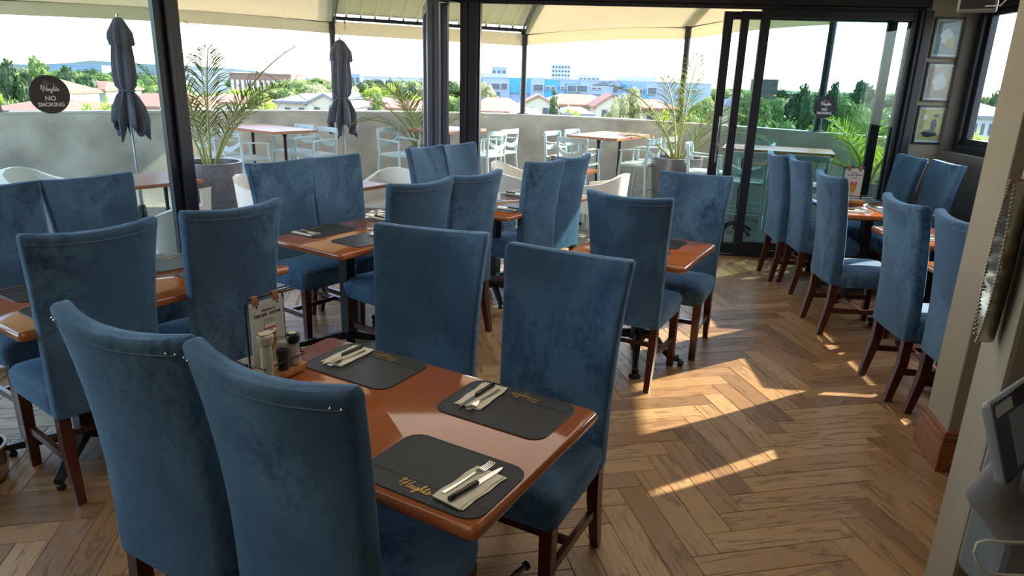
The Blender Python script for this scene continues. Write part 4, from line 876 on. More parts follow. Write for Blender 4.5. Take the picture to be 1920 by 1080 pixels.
# stone tiles on the terrace
tme = None; TS = .45; nt_ = 0; tl_rest = MB(); ta = A1; te = Vector((math.cos(ta), math.sin(ta))); tv = Vector((-te.y, te.x)); tc_l = []
def inside(p, Q):
    c = False; n = len(Q)
    for i in range(n):
        a, b = Q[i], Q[(i + 1) % n]
        if (a[1] > p.y) != (b[1] > p.y) and p.x < (b[0] - a[0]) * (p.y - a[1]) / (b[1] - a[1]) + a[0]: c = not c
    return c
for i in range(-30, 40):
    for j in range(-30, 40):
        p = C0 + te * (i + .5) * TS + tv * (j + .5) * TS
        if p.y < 2 or not inside(p, poly): continue
        s1, s2 = (p - C0).dot(n1), (p - W0).dot(n2)
        if s1 > -.02 and s2 > -.02 and (p - Vector((CORN.x, CORN.y))).dot(Vector(nR[:2])) > -.25: continue
        if s1 > -.0 and s2 > -.0 and p.x > 4.2 and p.y < 6: pass
        tc_l.append(p)
tc_l.sort(key=lambda p: p.length if abs(p.x / p.y) < .8 else 99)
g = MB(); hs = TS / 2 - .003; g.loft([[Vector((x * k, y * k, z)) for x, y in ((-hs, -hs), (hs, -hs), (hs, hs), (-hs, hs))] for k, z in ((1, -.015), (1, -.002), (.985, 0))]); tile0 = g.build('tile', M['tile'], tf)
for k, p in enumerate(tc_l):
    if k < 290:
        o = tile0 if k == 0 else tile0.copy()
        if k: COL.objects.link(o)
        o.parent = tf; o.location = (p.x, p.y, TERR); o.rotation_euler = (0, 0, ta + PI / 2 * random.randint(0, 3))
    else: 
        tl_rest.box((p.x, p.y, TERR - .008), (TS - .006, TS - .006, .015), ta)
if tl_rest.v: o = tl_rest.build('tiles', M['tile'], tf); o['kind'] = 'stuff'
# walkway floor of the building under the right wall is hidden

# ---- awning: poles on the parapet, canvas bays, ribbed roof bay
EAVE = [Vector((-5.9, 8.3, 2.40)), Vector((-2.67, 10.95, 2.42)), Vector((.15, 11.45, 2.36)), Vector((2.38, 10.35, 2.47)), Vector((3.98, 9.0, 2.62)), Vector((5.9, 6.6, 2.9))]
INNER = [F1(-6.2, -.15, 3.05), F1(-1.3, -.15, 3.05), W1(.9, -.15, 3.05), W1(2.7, -.15, 3.05), W1(3.9, -.15, 3.05), W1(4.9, -.15, 3.15)]
def pole(p, k, label):
    lean = Vector((.02, 0, 0)); o = empty('awning_pole', (p.x, p.y, PT), 0, label, 'pole', 'dark awning poles standing on the parapet')
    g = MB(); g.tube([(0, 0, .012), (0, 0, p.z - PT)], .045, 16); g.build('tube', M['frame'], o, smooth=True)
    g = MB(); g.box((0, 0, .006), (.18, .13, .012)); g.lathe([(.06, .012), (.052, .03)], n=14); g.build('base_plate', M['frame'], o)
    g = MB(); g.box((0, 0, p.z - PT + .02), (.10, .10, .06)); g.build('head', M['frame'], o)
for k, lab in ((0, 'dark awning pole on the parapet seen through the left glass pane'), (1, 'dark awning pole behind the closed umbrella in the doorway'), (2, 'dark awning pole in the middle, in front of the blue and white building'), (3, 'dark awning pole right of the palm in the tall planter'), (4, 'dark awning pole behind the no smoking sign in the right glass')):
    e_ = EAVE[k]; q = min(offs(PS, .09), key=lambda s: (s - e_.xy).length); EAVE[k] = Vector((q.x, q.y, e_.z)); pole(EAVE[k], k, lab)
def bay(name, a0, a1, b0, b1, label, sag=.10, nx=14, ny=8, m='fabric', grp='beige awning bays'):
    g = MB(); vs = []
    for lay in (0, .006):
        for i in range(nx + 1):
            for j in range(ny + 1):
                s, t = i / nx, j / ny; p = a0.lerp(a1, s).lerp(b0.lerp(b1, s), t); edge = math.sin(PI * s)
                z = p.z - sag * edge * math.sin(PI * min(1, t * .9 + .05)) + .12 * edge * (1 - t) ** 3 * .4; vs.append((p.x, p.y, z + lay))
    W_ = ny + 1; n = (nx + 1) * W_; fs = []
    for i in range(nx):
        for j in range(ny): a = i * W_ + j; fs += [(a, a + 1, a + W_ + 1, a + W_), (n + a, n + a + W_, n + a + W_ + 1, n + a + 1)]
    for i in range(nx): a = i * W_; fs += [(a, a + W_, n + a + W_, n + a), (a + ny, n + a + ny, n + a + W_ + ny, a + W_ + ny)]
    for j in range(ny): fs += [(j, n + j, n + j + 1, j + 1), (nx * W_ + j, nx * W_ + j + 1, n + nx * W_ + j + 1, n + nx * W_ + j)]
    g.add(vs, fs); o = empty('awning', tuple(a0.lerp(a1, .5)), 0, label, 'awning', grp); g.v = [tuple(Vector(v) - o.location) for v in g.v]; g.build('canvas', M[m], o, smooth=True)
    # valance hanging from the eave
    g = MB(); vs = []; dn = .16
    for i in range(nx + 1):
        s = i / nx; p = a0.lerp(a1, s) + Vector((0, 0, .048 * math.sin(PI * s))) - o.location; d = (a1 - a0).normalized(); q = Vector((-d.y, d.x, 0)) * .004
        for pp in (p, p + q): vs += [tuple(pp + Vector((0, 0, .0))), tuple(pp + Vector((0, 0, -dn - .02 * math.sin(PI * s))))]
    fs = []
    for i in range(nx): a = 4 * i; b = a + 4; fs += [(a, a + 1, b + 1, b), (a + 2, b + 2, b + 3, a + 3), (a + 1, a + 3, b + 3, b + 1), (a, b, b + 2, a + 2)]
    g.add(vs, fs); g.build('valance', M[m], o)
    g = MB(); g.tube([tuple(a0.lerp(a1, s / 8) + Vector((0, 0, .05 * math.sin(PI * s / 8) + .0)) - o.location) for s in range(9)], .012, 6); g.build('edge_cord', M['frame'], o)
    return o
bay('awning', EAVE[0], EAVE[1], INNER[0], INNER[1], 'sagging beige canvas awning bay left of the ribbed roof')
bay('awning', EAVE[2], EAVE[3], INNER[2], INNER[3], 'sagging beige canvas awning bay right of the ribbed roof')
bay('awning', EAVE[3], EAVE[4], INNER[3], INNER[4], 'narrow beige canvas awning bay above the sliding doors', sag=.05, nx=8)
# ribbed bay
a0, a1, b0, b1 = EAVE[1], EAVE[2], INNER[1], INNER[2]
o = empty('ribbed_roof', tuple(a0.lerp(a1, .5)), 0, 'cream ribbed roof bay between two canvas bays, with a dark front beam', 'roof'); OL = o.location.copy()
rzv = Vector((0, 0, .12))
g = MB(); g.loft([[a0 + rzv - OL, a0 + rzv + Vector((0, 0, .01)) - OL, b0 + Vector((0, 0, .04)) - OL, b0 + Vector((0, 0, .03)) - OL], [a1 + rzv - OL, a1 + rzv + Vector((0, 0, .01)) - OL, b1 + Vector((0, 0, .04)) - OL, b1 + Vector((0, 0, .03)) - OL]]); g.build('sheet', M['rib'], o)
for k in range(1, 14):
    s = k / 14; g = MB(); g.bar(a0.lerp(a1, s) + rzv - Vector((0, 0, .02)) - OL, b0.lerp(b1, s) + Vector((0, 0, .01)) - OL, .03, .035); g.build('rib', M['rib'], o)
g = MB(); g.bar(a0 + Vector((0, 0, .06)) - OL, a1 + Vector((0, 0, .06)) - OL, .06, .05); g.bar(a0 + Vector((0, 0, .0)) - OL + Vector((0, -.07, .06)), a1 + Vector((0, -.07, .06)) - OL, .03, .03); g.build('front_beam', M['frame'], o)
g = MB(); d = (a1 - a0); g.loft([[Vector(p) + q - OL for q in (Vector((0, .02, .02)), Vector((0, .024, .02)), Vector((0, .024, -.17)), Vector((0, .02, -.17)))] for p in (a0, a1)]); g.build('valance', M['fabric'], o)
for k, lab in ((1, 'sloping dark roof strut meeting the pole behind the umbrella'), (2, 'sloping dark roof strut meeting the middle pole'), (3, 'sloping dark roof strut meeting the pole right of the palm'), (4, 'sloping roof strut above the right sliding glass')):
    o = empty('roof_strut', tuple(EAVE[k]), 0, lab, 'strut', 'awning struts'); d = INNER[k] - EAVE[k]
    g = MB(); g.bar((0, 0, .05), d + Vector((0, 0, .0)), .05, .07); g.build('beam', M['leafframe'], o)
    g = MB(); g.bar((.05, -.02, .03), d + Vector((.07, 0, -.02)), .025, .03); g.bar((-.06, -.02, .03), d + Vector((-.07, 0, -.02)), .02, .03); g.build('side_rail', M['frame'], o)
o = empty('light_bulb', tuple(EAVE[1] + Vector((.22, -.10, -.02))), 0, 'clear festoon bulb hanging beside the pole head left of the ribbed roof', 'bulb'); g = MB(); g.lathe([(.004, -.10), (.022, -.085), (.026, -.06), (.014, -.03), (.014, -.005)], n=14); g.build('bulb', M['bulb'], o, smooth=True); g = MB(); g.tube([(0, 0, -.01), (-.02, .02, .07)], .008); g.build('socket', M['iron'], o)
def rope(p, q, label, sag=.05):
    p, q = Vector(p), Vector(q); g = MB(); g.tube([p.lerp(q, t / 8) - Vector((0, 0, sag * math.sin(PI * t / 8))) for t in range(9)], .004, 5); o = g.build('guy_rope', M['rope']); tag(o, label, 'rope', 'thin guy ropes')
rope(EAVE[1] + Vector((-.10, 0, -.06)), min(offs(PS, .1), key=lambda s: abs(s.x + 3.7)).to_3d() + Vector((0, 0, PT)), 'thin rope slanting down left from the pole behind the umbrella', .02)
rope(EAVE[1] + Vector((.10, 0, -.16)), min(offs(PS, .1), key=lambda s: abs(s.x + .9)).to_3d() + Vector((0, 0, PT)), 'thin rope slanting down right from the pole behind the umbrella', .02)
rope(Vector((-3.95, 8.6, 2.25)), Vector((-2.9, 10.6, 1.15)), 'thin rope slanting across the palm in the left planter', .0)

# ---- closed umbrellas
def umbrella(x, y, ztop, zbot, label, lean=(0, 0), WS=.84):
    o = empty('closed_umbrella', (x, y, TERR), 0, label, 'umbrella', 'closed dark umbrellas')
    g = MB(); g.tube([(0, 0, .0), (lean[0], lean[1], ztop - TERR + .04)], .02, 12); g.build('pole', M['alu'], o, smooth=True)
    g = MB(); g.lathe([(.20, 0), (.22, .02), (.20, .05), (.05, .07), (.04, .22), (.028, .24)], n=24); g.build('base', M['iron'], o, smooth=True)
    rings = []; n = 48; Hh = ztop - zbot
    prof = [(0, .035), (.02, .075), (.13, .155), (.20, .165), (.24, .125), (.35, .14), (.50, .15), (.60, .135), (.645, .082), (.69, .12), (.80, .185), (.92, .21), (1.0, .19)]
    for t, r_ in prof:
        ring = []
        for j in range(n):
            a = 2 * PI * j / n; fl_ = 1 + (.16 + .16 * (t > .66)) * math.sin(8 * a + 3 * t) * (t > .05) + .07 * math.sin(3 * a + 5 * t)
            z = ztop - TERR - Hh * t; z += (.10 * math.sin(5 * a + 1) + .05 * math.sin(8 * a)) * (t > .95) - (.05 * math.sin(4 * a)) * (abs(t - .20) < .01)
            k = (ztop - TERR - Hh * t) / (ztop - TERR); ring.append(Vector((WS * r_ * fl_ * math.cos(a) + lean[0] * k, WS * r_ * fl_ * math.sin(a) + lean[1] * k, z)))
        rings.append(ring)
    g = MB(); g.loft(rings, cap=False); c_ = g.build('canopy', M['umbrella'], o, smooth=True); m_ = c_.modifiers.new('solid', 'SOLIDIFY'); m_.thickness = .004
    g = MB(); z = ztop - TERR - Hh * .645; k = z / (ztop - TERR); g.tube([(.080 * math.cos(2 * PI * j / 24) + lean[0] * k, .080 * math.sin(2 * PI * j / 24) + lean[1] * k, z) for j in range(24)], .012, 6, closed=True); g.build('tie_band', M['umbrella'], o)
umbrella(-2.55, 10.35, 2.15, .92, 'closed dark grey umbrella standing in the open doorway against the parapet')
umbrella(-4.44, 8.1, 2.22, 1.02, 'closed dark umbrella seen through the left glass pane', WS=.72)

# ---- planters with palms
def frond_mb(L_, rise, droop, az, nleaf=26, ll=.42, wdt=.0125, up=.9):
    """one pinnate frond starting at the origin"""
    st = MB(); lf = MB(); h = Vector((math.cos(az), math.sin(az), 0)); side = Vector((-h.y, h.x, 0)); pts = []
    for i in range(13):
        t = i / 12; th = rise - droop * t ** 1.5
        if i == 0: p = Vector((0, 0, 0))
        else: p = pts[-1] + (h * math.cos(th) + Vector((0, 0, 1)) * math.sin(th)) * L_ / 12
        pts.append(p)
    st.tube(pts, [.014 * (1 - .8 * i / 12) + .002 for i in range(13)], 6)
    for k in range(nleaf):
        t = .22 + .78 * k / (nleaf - 1); f = t * 12; i = min(int(f), 11); p = pts[i].lerp(pts[i + 1], f - i); d = (pts[i + 1] - pts[i]).normalized(); upv = d.cross(side).normalized(); upv = upv if upv.z > 0 else -upv
        l = ll * (math.sin(PI * min(1, .12 + .85 * (t - .2) / .8)) ** .6) * random.uniform(.85, 1.1)
        for s in (-1, 1):
            dr = (d * random.uniform(.75, 1.0) + side * s * random.uniform(.6, .95) + upv * up * random.uniform(.1, .5)).normalized(); wv_ = dr.cross(upv).normalized() * wdt / 2; sag_ = Vector((0, 0, -1)) * l * random.uniform(.12, .4)
            a, b, c = p, p + dr * l * .45, p + dr * l + sag_; th_ = upv * .0015
            lf.add([a - wv_ * .4, a + wv_ * .4, b + wv_, b - wv_, c, a + th_, b + th_ * 2], [(0, 1, 2, 3), (3, 2, 4), (0, 5, 1), (3, 6, 2)])
    return st, lf
def palm(x, y, top, rr, label, plabel, fr, m='palm', z0=TERR, taper=.74, stalk=True, LS=1.2):
    o = empty('planter', (x, y, z0), 0, plabel, 'planter', 'tall speckled planters on the terrace'); h = top - z0
    g = MB(); g.lathe([(rr * taper, 0), (rr * (taper + .04), .01), (rr, h - .02), (rr, h - .004), (rr - .012, h), (rr - .03, h - .004), (rr - .035, h - .10)], n=40, cap=False); g.lathe([(.001, .004), (rr * taper, .004)], n=40, cap=False); g.build('pot', M['pot'], o, smooth=True)
    g = MB(); g.lathe([(.001, h - .075), (rr * .5, h - .07), (rr - .036, h - .09)], n=24, cap=False); g.build('soil', M['soil'], o, smooth=True)
    q = empty('potted_palm', (x, y, top - .07), 0, label, 'palm', 'palms in the terrace planters')
    for (L_, rise, droop, az, nl, ll) in fr:
        st, lf = frond_mb(L_ * LS, R(rise), R(droop), R(az), int(nl * 1.45), ll * 1.08); s_ = st.build('frond', M['stem'], q, smooth=True); off = Vector((.05 * math.cos(R(az)), .05 * math.sin(R(az)), 0)); s_.location = off; lf.build('leaflets', M[m], s_)
    if stalk: g = MB(); g.tube([(0, 0, 0), (.02, .0, .5), (.0, .0, 1.15)], [.012, .008, .003], 6); g.build('spear', M['stem'], q)
    return q
pl = atz(400, 303, .75); palm(-3.33, 7.55, .75, .33, 'spiky palm with thin dark fronds in the left planter', 'speckled dark grey planter beside the left door post',
     [(1.35, 72, 40, 10, 30, .40), (1.25, 66, 62, -25, 28, .42), (1.2, 84, 26, 170, 26, .36), (1.1, 60, 55, 60, 26, .36), (1.0, 76, 30, 215, 24, .36), (1.2, 80, 44, -60, 26, .40), (.9, 64, 50, 130, 22, .34)])
palm(2.16, 9.35, .76, .34, 'palm with drooping yellow-green fronds in the planter behind the small square table', 'tall grey planter in the middle right, behind the small square table',
     [(1.25, 76, 80, 172, 30, .42), (1.2, 66, 70, 8, 30, .44), (1.1, 60, 75, 30, 28, .42), (1.05, 80, 50, 100, 26, .38), (1.1, 62, 80, -30, 28, .44), (1.0, 70, 85, 215, 26, .42), (1.15, 84, 30, 60, 26, .4), (.9, 50, 70, -10, 24, .42), (.8, 48, 80, 150, 20, .34)], m='palm', LS=1.28)
palm(-1.36, 10.05, .74, .20, 'palm with grey-green fronds behind the left side of the centre post', 'small pale planter left of the centre door post',
     [(1.35, 70, 80, 185, 32, .42), (1.3, 78, 60, 150, 30, .42), (1.1, 60, 70, 20, 26, .4), (1.0, 76, 40, 250, 26, .4), (1.1, 56, 75, 200, 26, .4)], LS=.95)
palm(4.02, 7.90, .70, .20, 'bright green palm behind the right jamb of the sliding door', 'dark planter behind the right jamb of the sliding door',
     [(1.15, 78, 55, 170, 28, .42), (1.1, 70, 70, 210, 28, .42), (1.1, 74, 60, 10, 28, .42), (1.0, 60, 60, 260, 26, .42), (1.0, 82, 30, 90, 24, .4), (.9, 50, 70, 190, 24, .40), (.9, 55, 60, 300, 22, .4)], m='palmgreen', LS=.86)

# ---- bar stools and high tables
def make_stool():
    o = empty('bar_stool'); W_ = .21; sh = .74
    m = M['stool']
    for sx in (-1, 1):
        g = MB(); g.tube([(sx * .235, .23, 0), (sx * .205, .17, sh), (sx * .205, .165, sh + .19)], [.016, .018, .015], 8); g.build('leg', m, o, smooth=True)
        g = MB(); g.tube([(sx * .235, -.25, 0), (sx * .205, -.19, sh), (sx * .215, -.215, sh + .33)], [.016, .019, .018], 8); g.build('leg', m, o, smooth=True)
        g = MB(); g.loft([[Vector((sx * .212 + x, y, z + zz)) for x, zz in ((-.02, -.008), (.02, -.008), (.02, .008), (-.02, .008))] for y, z in ((.185, sh + .185), (.05, sh + .20), (-.12, sh + .205), (-.20, sh + .21))]); g.build('armrest', m, o, smooth=True)
        g = MB(); g.tube([(sx * .225, .21, .25), (sx * .225, -.22, .25)], .011, 8); g.build('footrest', m, o)
    g = MB(); g.tube([(-.23, .215, .30), (.23, .215, .30)], .012, 8); g.tube([(-.22, -.225, .42), (.22, -.225, .42)], .011, 8); g.build('footrest', m, o)
    g = MB(); rr_ = rrect(.44, .42, .06, 4); g.loft([[Vector((x * k, y * k - .005, sh + z)) for x, y in rr_] for k, z in ((.96, -.02), (1, -.012), (1, .008), (.96, .014), (.6, .006))]); g.build('seat', m, o, smooth=True)
    g = MB(); rings = []
    for i in range(11):
        s = -1 + 2 * i / 10; y = -.215 - .05 * (1 - s * s); rings.append([Vector((s * .222, y + a, sh + .33 + b)) for a, b in ((-.008, -.045), (.008, -.045), (.010, .02), (-.008, .02))])
    g.loft(rings)
    rings = []
    for i in range(11):
        s = -1 + 2 * i / 10; y = -.205 - .055 * (1 - s * s); zl = sh + .17 - .0 * s; hh = .03 + .0 * s; dip = .05 * (1 - s * s); rings.append([Vector((s * .215, y + a, zl - dip + .05 * abs(s) ** 3 + b)) for a, b in ((-.008, -.03), (.008, -.03), (.008, .03), (-.008, .03))])
    g.loft(rings); g.build('backrest', m, o, smooth=True)
    return o
st0 = make_stool(); fs_ = [True]
def stool(x, y, f, label):
    o = st0 if fs_[0] else copy_tree(st0); fs_[0] = False; o.location = (x, y, TERR); o.rotation_euler = (0, 0, R(f) - PI / 2); return tag(o, label, 'stool', 'pale blue-grey bar stools on the terrace')
def hightable(c, ang, L_, W_, label, z=.98, planks=5):
    o = empty('high_table', (c[0], c[1], TERR), R(ang), label, 'table', 'wooden tables on the terrace'); h = z - TERR
    pw = W_ / planks
    for k in range(planks): g = MB(); g.box((0, -W_ / 2 + pw * (k + .5), h - .018), (L_, pw - .003, .036)); g.build('board', M['highwood'], o, bevel=.003)
    for sx in ((-1, 1) if L_ > .9 else (0,)):
        x = sx * L_ * .30; g = MB(); g.lathe([(.03, .05), (.022, .08), (.03, .12), (.018, .16), (.018, h * .45), (.027, h * .5), (.018, h * .55), (.02, h - .1), (.04, h - .04)], (x, 0, 0), 12); g.build('pedestal', M['iron'], o, smooth=True)
        for k in range(4): a = R(45 + 90 * k); g = MB(); g.tube([(x, 0, .14), (x + .12 * math.cos(a), .12 * math.sin(a), .10), (x + .26 * math.cos(a), .26 * math.sin(a), .02)], [.02, .016, .02], 8); g.build('foot', M['iron'], o, smooth=True)
    return o
def around(c, ang, dx, dy): a = R(ang); return (c[0] + dx * math.cos(a) - dy * math.sin(a), c[1] + dx * math.sin(a) + dy * math.cos(a))
h1 = (-3.32, 9.38); hightable(h1, 142, 1.25, .66, 'high wooden table by the parapet behind the left planter')
for dx, dy, f, lab in ((-.28, .52, -128, 'bar stool with back to us at the left high table, nearest the doorway'), (.33, .52, -128, 'bar stool behind the palm of the left planter'), ):
    pass
stool(*around(h1, 142, -.26, .48), 142 - 90, 'bar stool, open back to us, at the left high table right of the palm')
stool(*around(h1, 142, .36, .48), 142 - 90, 'bar stool partly behind the fronds of the left planter palm')
stool(*around(h1, 142, -.42, -.42), 142 + 90, 'bar stool facing us at the left high table, parapet side, right one')
stool(*around(h1, 142, .12, -.45), 142 + 90, 'bar stool facing us at the left high table, parapet side, left one')
h2 = (1.32, 9.95); hightable(h2, 57, 1.15, .76, 'high wooden table by the parapet left of the tall planter')
stool(*around(h2, 57, -.28, .56), -33, 'bar stool at the left near side of the high table by the tall planter')
stool(*around(h2, 57, .30, .56), -33, 'bar stool at the left far side of the high table beside the tall planter')
stool(*around(h2, 57, -.78, .06), 57, 'bar stool with rounded back to us at the near end of the planter high table')
stool(*around(h2, 57, -.24, -.56), 147, 'bar stool with back to us just left of the tall planter')
stool(*around(h2, 57, .34, -.56), 147, 'bar stool between the high table and the tall planter, farther from us')
h3 = (-.98, 10.15); hightable(h3, 57, .9, .7, 'high wooden table mostly hidden behind the centre post')
stool(-.45, 10.0, 147, 'bar stool just right of the centre door post'); stool(-.28, 10.45, 147, 'bar stool behind the one right of the centre post')
stool(-1.62, 9.75, -33, 'bar stool left of the centre door post, nearer us'); stool(-1.38, 10.25 - .1, -33, 'bar stool left of the centre door post, nearer the parapet') if False else None
p = atz(1452, 277, .98); h4 = (p.x + .0, p.y - .1); hightable(h4, -20, 1.25, .70, 'high wooden table seen through the right sliding glass')
stool(*around(h4, -20, -.30, -.58), 70, 'bar stool at the near left of the table behind the sliding glass'); stool(*around(h4, -20, .32, -.58), 70, 'bar stool at the near right of the table behind the sliding glass')
stool(*around(h4, -20, -.82, .02), -20, 'bar stool left of the table behind the sliding glass, beside the door handle')
stool(3.12, 9.25, 160, 'bar stool to the right of the tall planter, in front of the door leaf')

# ---- white tub chairs and low tables on the terrace
def make_tub():
    o = empty('tub_chair'); m = M['white']; Q = []
    path = [(-.27, .26), (-.285, .05), (-.275, -.12), (-.22, -.24), (-.12, -.29), (0, -.305), (.12, -.29), (.22, -.24), (.275, -.12), (.285, .05), (.27, .26)]
    top = [.60, .635, .67, .73, .77, .78, .77, .73, .67, .635, .60]
    g = MB(); rings = []
    for i, (x, y) in enumerate(path):
        a = Vector(path[max(i - 1, 0)]); b = Vector(path[min(i + 1, 10)]); d = (b - a).normalized(); n = Vector((d.y, -d.x)) * .016; lo = .30; k = .90
        rings.append([Vector((x * k - n.x, y * k - n.y, lo)), Vector((x * k + n.x, y * k + n.y, lo)), Vector((x + n.x * 1.3, y + n.y * 1.3, top[i] - .02)), Vector((x + n.x * 1.6, y + n.y * 1.6, top[i])), Vector((x - n.x * 1.6, y - n.y * 1.6, top[i])), Vector((x - n.x, y - n.y, top[i] - .02))])
    g.loft(rings); g.build('shell', m, o, smooth=True)
    g = MB(); rr_ = rrect(.50, .50, .08, 4); g.loft([[Vector((x * k, y * k, z)) for x, y in rr_] for k, z in ((.9, .38), (1, .40), (1, .43), (.9, .44))]); g.build('seat', m, o, smooth=True)
    for sx in (-1, 1):
        for sy, y in ((1, .23), (-1, -.22)):
            g = MB(); g.bar((sx * .245, y, .44), (sx * .255, y + sy * .03, 0), .05, .05, w2=.03, h2=.03); g.build('leg', m, o, bevel=.006)
    return o
tb0 = make_tub(); ft = [True]
def tub(x, y, f, label):
    o = tb0 if ft[0] else copy_tree(tb0); ft[0] = False; o.location = (x, y, TERR); o.rotation_euler = (0, 0, R(f) - PI / 2); return tag(o, label, 'chair', 'white plastic tub chairs on the terrace')
def lowtable(c, ang, L_, W_, label, z=.62): return hightable(c, ang, L_, W_, label, z=z, planks=4)
lowtable((-1.83, 7.0), 57, .8, .7, 'low wooden table with sunlit top outside the doorway, behind the doorway chairs')
tub(-1.42, 7.72, -100, 'white tub chair behind the low sunlit table in the doorway'); tub(-2.55, 7.1, 0, 'white tub chair left of the low sunlit table, behind the doorway chairs')
lowtable((.62, 8.75), 57, .7, .62, 'low table between white tub chairs, beyond the sun slashed chair')
tub(.02, 8.85, -20, 'white tub chair left of the sun slashed blue chair, facing right'); tub(1.02, 8.22, 150, 'white tub chair right of the blue chairs, turned away, near the dark-backed chair')
p = atz(245, 338, .62); lowtable((p.x, p.y), 50, 1.1, .8, 'dark low table seen through the left glass pane')
q = atz(70, 320, .66); tub(q.x, q.y, -10, 'tub chair left of the table behind the left glass pane'); tub(p.x + .45, p.y + .65, -120, 'tub chair on the far side of the table behind the left glass pane')
q = atz(300, 405, .62); tub(q.x - .1, q.y + .25, 150, 'tub chair with rounded back against the left door post, behind the glass'); 

# ------------------------------------------------------------------ the town beyond
GZ = -9.2
gm = MB(); gm.box((0, 700, GZ - .25), (2600, 1600, .5)); struct(gm, 'ground', M['ground'])
def hill(pts, y, label, m='hill'):
    g = MB(); n = len(pts); top = [aty(u, v, y) for u, v in pts]; vs = []
    for p in top: vs += [(p.x, y, p.z), (p.x, y + 120, p.z - 2), (p.x, y + 120, GZ), (p.x, y, GZ)]
    fs = [(0, 1, 2, 3), tuple(4 * (n - 1) + k for k in (3, 2, 1, 0))]
    for i in range(n - 1): a = 4 * i; b = a + 4; fs += [(a, b, b + 1, a + 1), (a, a + 3, b + 3, b), (a + 1, b + 1, b + 2, a + 2)]
    g.add(vs, fs); o = g.build('hill', M[m]); o['kind'] = 'structure'
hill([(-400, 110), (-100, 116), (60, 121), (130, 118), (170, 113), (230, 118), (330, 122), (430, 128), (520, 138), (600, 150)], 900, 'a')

def leafcloud(n, blobs, size, seed):
    r = np.random.default_rng(seed); vs = []; fs = []; tot = sum(b[3] ** 2 for b in blobs)
    for bx, by, bz, br in blobs:
        k = int(n * br * br / tot); d = r.normal(size=(k, 3)); d /= np.linalg.norm(d, axis=1)[:, None]; rad = br * (1 - .35 * r.random(k) ** 1.6); c = d * rad[:, None] + (bx, by, bz)
        for i in range(k):
            nn = Vector(d[i]) + Vector(r.normal(size=3)) * .6; nn.normalize(); a = nn.orthogonal().normalized(); b = nn.cross(a); s = size * (.6 + .8 * r.random()); th = r.random() * 6.28; a2 = a * math.cos(th) + b * math.sin(th); b2 = nn.cross(a2)
            p = Vector(c[i]); q = len(vs); vs += [p - a2 * s, p - b2 * s * .6, p + a2 * s, p + b2 * s * .6]; fs.append((q, q + 1, q + 2, q + 3))
    m_ = MB(); m_.v = vs; m_.f = fs; m_.m = [0] * len(fs); return m_
def make_tree(kind, leaf, seed):
    r = random.Random(seed); o = empty('tree'); tag(o, 'x', 'tree')
    if kind == 'round': bl = [(0, 0, .62, .26)] + [(r.uniform(-.25, .25), r.uniform(-.25, .25), r.uniform(.45, .82), r.uniform(.12, .2)) for _ in range(11)]
    elif kind == 'tall': bl = [(r.uniform(-.10, .10), r.uniform(-.10, .10), .25 + .68 * i / 11, .19 * (1 - abs(i / 11 - .4) * .8)) for i in range(12)]
    elif kind == 'conifer': bl = [(0, 0, .12 + .80 * i / 11, .27 * (1 - i / 12.5)) for i in range(12)]
    else: bl = [(r.uniform(-.4, .4), r.uniform(-.4, .4), r.uniform(.3, .75), r.uniform(.16, .26)) for _ in range(12)]
    g = MB()
    for bx, by, bz, br in bl: g.lathe([(br * .03, -br * .82), (br * .55, -br * .62), (br * .80, -br * .2), (br * .80, br * .2), (br * .5, br * .65), (br * .03, br * .8)], (bx, by, bz), 9)
    g2 = leafcloud(2600, bl, .028 if kind != 'conifer' else .02, seed); b = len(g.v); g.v += g2.v; g.f += [tuple(b + i for i in f) for f in g2.f]; g.m += g2.m
    g.build('crown', M[leaf], o); t_ = MB(); t_.tube([(0, 0, -.02), (0, 0, .5)], [.03, .018], 6); t_.build('trunk', M['bark'], o); return o
PROTO = {}
def tree(px, ptop, dist, width_px, kind, leaf, label, grp=None, squash=1):
    key = (kind, leaf); fresh = key not in PROTO
    if fresh: PROTO[key] = make_tree(kind, leaf, len(PROTO) * 7 + 3)
    o = PROTO[key] if fresh else copy_tree(PROTO[key]); t = aty(px, ptop, dist); hgt = t.z - GZ; wd = width_px / F_PX * dist; base = {'round': .84, 'tall': .46, 'conifer': .52, 'bush': 1.0}[kind]
    o.location = (t.x, dist, GZ); o.scale = (wd / base, wd / base, hgt / .98); o.rotation_euler = (0, 0, random.uniform(0, 6)); tag(o, label, 'tree', grp); return o
